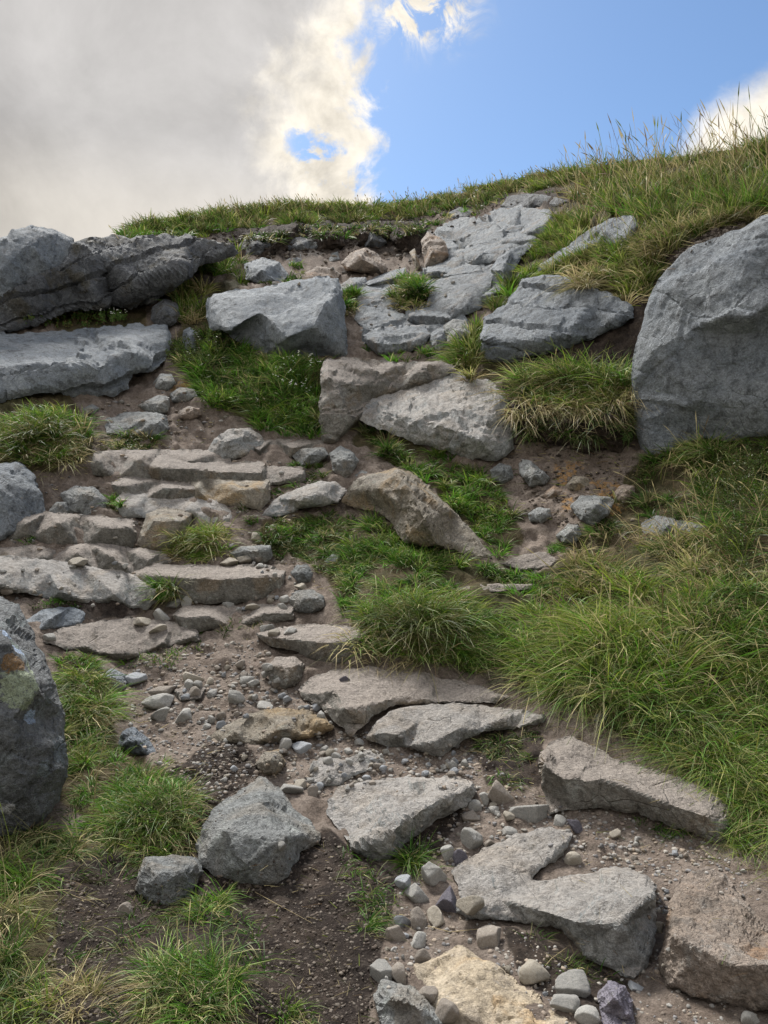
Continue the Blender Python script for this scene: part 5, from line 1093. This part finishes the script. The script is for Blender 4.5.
grass_obj('seeding_grass', 'straw coloured stalks rising from the right bank grass', 'seeding grass', [
  stalks(scatter([(560,580),(640,520),(850,480),(850,760),(700,720),(580,660)], 330, 411), .36, 412, wpx=.75, lean=.5), stalks(scatter([(640,470),(760,440),(760,540),(640,545)], 70, 413), .34, 414, wpx=.5, lean=.4)], 'stuff', mat='straw')

# ------------------------------------------------------------------ heather and flowering plants
def bush(name, label, cat, group, px, py, rx, ry, Hpx, nst, seed, cols, leaf=.010, nl=26, flowers=0, lean=.5):
    r_ = np.random.default_rng(seed); x, y = spots(px, py, rx, ry, nst, seed); D = Dsurf(x, y); H = Hpx * D / F * r_.uniform(.5, 1.1, nst)
    d = np.stack([(x - px) / max(rx, 1) * lean + r_.normal(size=nst) * .2, r_.normal(size=nst) * .25 - .15, np.ones(nst)], -1); d /= np.linalg.norm(d, axis=1)[:, None]
    root = unproj(x, y, D); st = blade_arrays(root, d, H, np.maximum(.0012, .3 * D / F), np.full(nst, .15), np.tile(np.array([[.10, .065, .04]]), (nst, 1)), r_)
    o = grass_obj(name, label, cat, [st], group=group, mat='straw')
    idx = np.repeat(np.arange(nst), nl); n = len(idx); t = r_.uniform(.25, 1.03, n)
    P = root[idx] + d[idx] * (H[idx] * t)[:, None] + (H[idx] * .15 * t * t)[:, None] * np.array([0, -.1, -.75]) + r_.normal(size=(n, 3)) * (H[idx] * .05)[:, None]
    ld = r_.normal(size=(n, 3)) + d[idx] * .9; ld /= np.linalg.norm(ld, axis=1)[:, None]
    c = np.array(cols)[r_.integers(0, len(cols), n)] * r_.uniform(.7, 1.3, (n, 1))
    lf = np.maximum(leaf, 1.6 * D[idx] / F) * r_.uniform(.6, 1.3, n)
    grass_obj('leaves', None, None, [blade_arrays(P, ld, lf, lf * .28, r_.uniform(0, .5, n), c, r_, prof=(.3, 1, .9, .1))], mat='leaf', parent=o)
    if flowers:
        k = r_.integers(0, nst, flowers); P = root[k] + d[k] * (H[k] * r_.uniform(.95, 1.15, flowers))[:, None] + r_.normal(size=(flowers, 3)) * .008
        b, Fc = ICO1; rad = np.maximum(.004, .75 * D[k] / F); V = b[None] * rad[:, None, None] * np.array([1, 1, .5]) + P[:, None] - np.array(o.location)
        me = mesh_np('flowers', V.reshape(-1, 3), (Fc[None] + (np.arange(flowers) * len(b))[:, None, None]).reshape(-1, 3), M['petal'])
        link(bpy.data.objects.new('flowers', me), parent=o)
    return o
HE = [(.035,.065,.014), (.055,.095,.018), (.08,.12,.025), (.05,.06,.025)]
GR = [(.07,.15,.025), (.10,.19,.03), (.05,.11,.02)]
HG = 'heather bushes on the slope'
bush('heather_bush', 'dark green heather bush at the right edge under the huge boulder', 'heather', HG, 750,505,30,26,46,60,601,HE,nl=60)
bush('heather_bush', 'heather bush on the right bank below the darker one at the edge', 'heather', HG, 748,560,24,18,40,40,602,HE,nl=50)
bush('heather_bush', 'dark heather clump left of the flowering plant under the big block', 'heather', HG, 200,362,26,12,24,50,603,HE,nl=50)
bush('heather_bush', 'small heather clump hanging at the foot of the green bank', 'heather', HG, 222,404,18,10,22,30,604,HE,nl=40)
bush('heather_bush', 'twiggy heather in the peat between the huge boulder and the wide slab', 'heather', HG, 625,268,18,10,26,30,605,HE,nl=36)
bush('heather_bush', 'heather growing on top of the peat bank at its left', 'heather', HG, 522,398,14,9,24,26,606,HE,nl=40)
bush('flowering_plant', 'leafy plant with tiny white flowers right below the big block', 'flowering plant', 'plants with tiny white flowers', 300,392,20,16,26,44,611,GR,nl=40,flowers=80,leaf=.014)
bush('flowering_plant', 'low leafy plant with white flowers under the layered outcrop', 'flowering plant', 'plants with tiny white flowers', 110,320,16,6,20,36,612,GR,nl=36,flowers=30,leaf=.016)
bush('low_plant', 'low brownish green plants filling the ledge under the layered outcrop', 'plant', None, 62,324,40,5,10,70,613,GR + [(.2,.14,.06)],nl=22)
bush('fern', 'pale green fern sprouting beside the left flank of the great step slab', 'fern', None, 306,420,8,6,22,14,614,[(.13,.27,.04),(.10,.22,.03)],nl=40,leaf=.02)
bush('small_weed', 'small round leaved weed in the dark gap beside the peat bank', 'weed', None, 628,440,7,10,18,12,615,[(.09,.19,.05),(.13,.25,.08)],nl=16,leaf=.02)

# ------------------------------------------------------------------ single dry stems and scraps
def tube(name, label, cat, pts, rad, mat='straw', group=None):
    cu = bpy.data.curves.new(name, 'CURVE'); cu.dimensions = '3D'; cu.bevel_depth = rad; cu.bevel_resolution = 1
    sp_ = cu.splines.new('POLY'); sp_.points.add(len(pts) - 1)
    o0 = np.array(pts[0])
    for i, p in enumerate(pts): sp_.points[i].co = tuple(np.array(p) - o0) + (1,); sp_.points[i].radius = 1 - .6 * i / len(pts)
    tmp = bpy.data.objects.new(name, cu); col.objects.link(tmp); me = bpy.data.meshes.new_from_object(tmp.evaluated_get(bpy.context.evaluated_depsgraph_get()))
    bpy.data.objects.remove(tmp); a = me.color_attributes.new('tint', 'FLOAT_COLOR', 'POINT'); a.data.foreach_set('color', np.tile(np.array([.42, .34, .19, 1.], np.float32), len(me.vertices)))
    me.materials.clear(); me.materials.append(M[mat]); o = bpy.data.objects.new(name, me); o.location = o0; link(o, label, cat, group, 'thing'); return o
def stem(label, pix, lift, rad=.0014):
    pts = []
    for (x, y), h in zip(pix, lift): pts.append(unproj(x, y, float(Dsurf(*pix[0])) - h))
    # smooth a little by subdividing
    q = []
    for a, b in zip(pts[:-1], pts[1:]): q += [a * (1 - t) + b * t for t in (0, .33, .66)]
    q.append(pts[-1]); return tube('dry_stem', label, 'dry stem', q, rad, group='single dry grass stems')
stem('tall dry grass stem standing beside the low green mound on the left', [(93,812),(97,775),(105,735),(112,706)], (0, .05, .09, .1), .0016)
def lying(label, pix, rad=.0012):
    pts = [unproj(x, y, float(Dnear(x, y)) - .012) for x, y in pix]; q = []
    for a, b in zip(pts[:-1], pts[1:]): q += [a * (1 - t) + b * t for t in (0, .33, .66)]
    q.append(pts[-1]); tube('dry_stem', label, 'dry stem', q, rad, group='single dry grass stems')
lying('long pale stem arching over the dark soil at the left', [(30,868),(55,888),(85,900),(108,899)], .0012)
lying('bent dry stem lying below the row of three cobbles', [(428,926),(450,932),(478,929),(484,930),(483,946)], .0012)
lying('pale stem lying in the grass below the trough topped slab', [(545,966),(552,958),(570,945)], .0011)
lying('thin dry stem across the soil below the arrowhead rock', [(255,892),(275,903),(312,923)], .0010)
lying('short dry twig on the hollow below the two lobed slab', [(443,768),(452,761),(463,753)], .0012)
lying('thin twig crossing the dark soil right of the brown egg stone', [(120,938),(132,936),(145,930)], .0012)
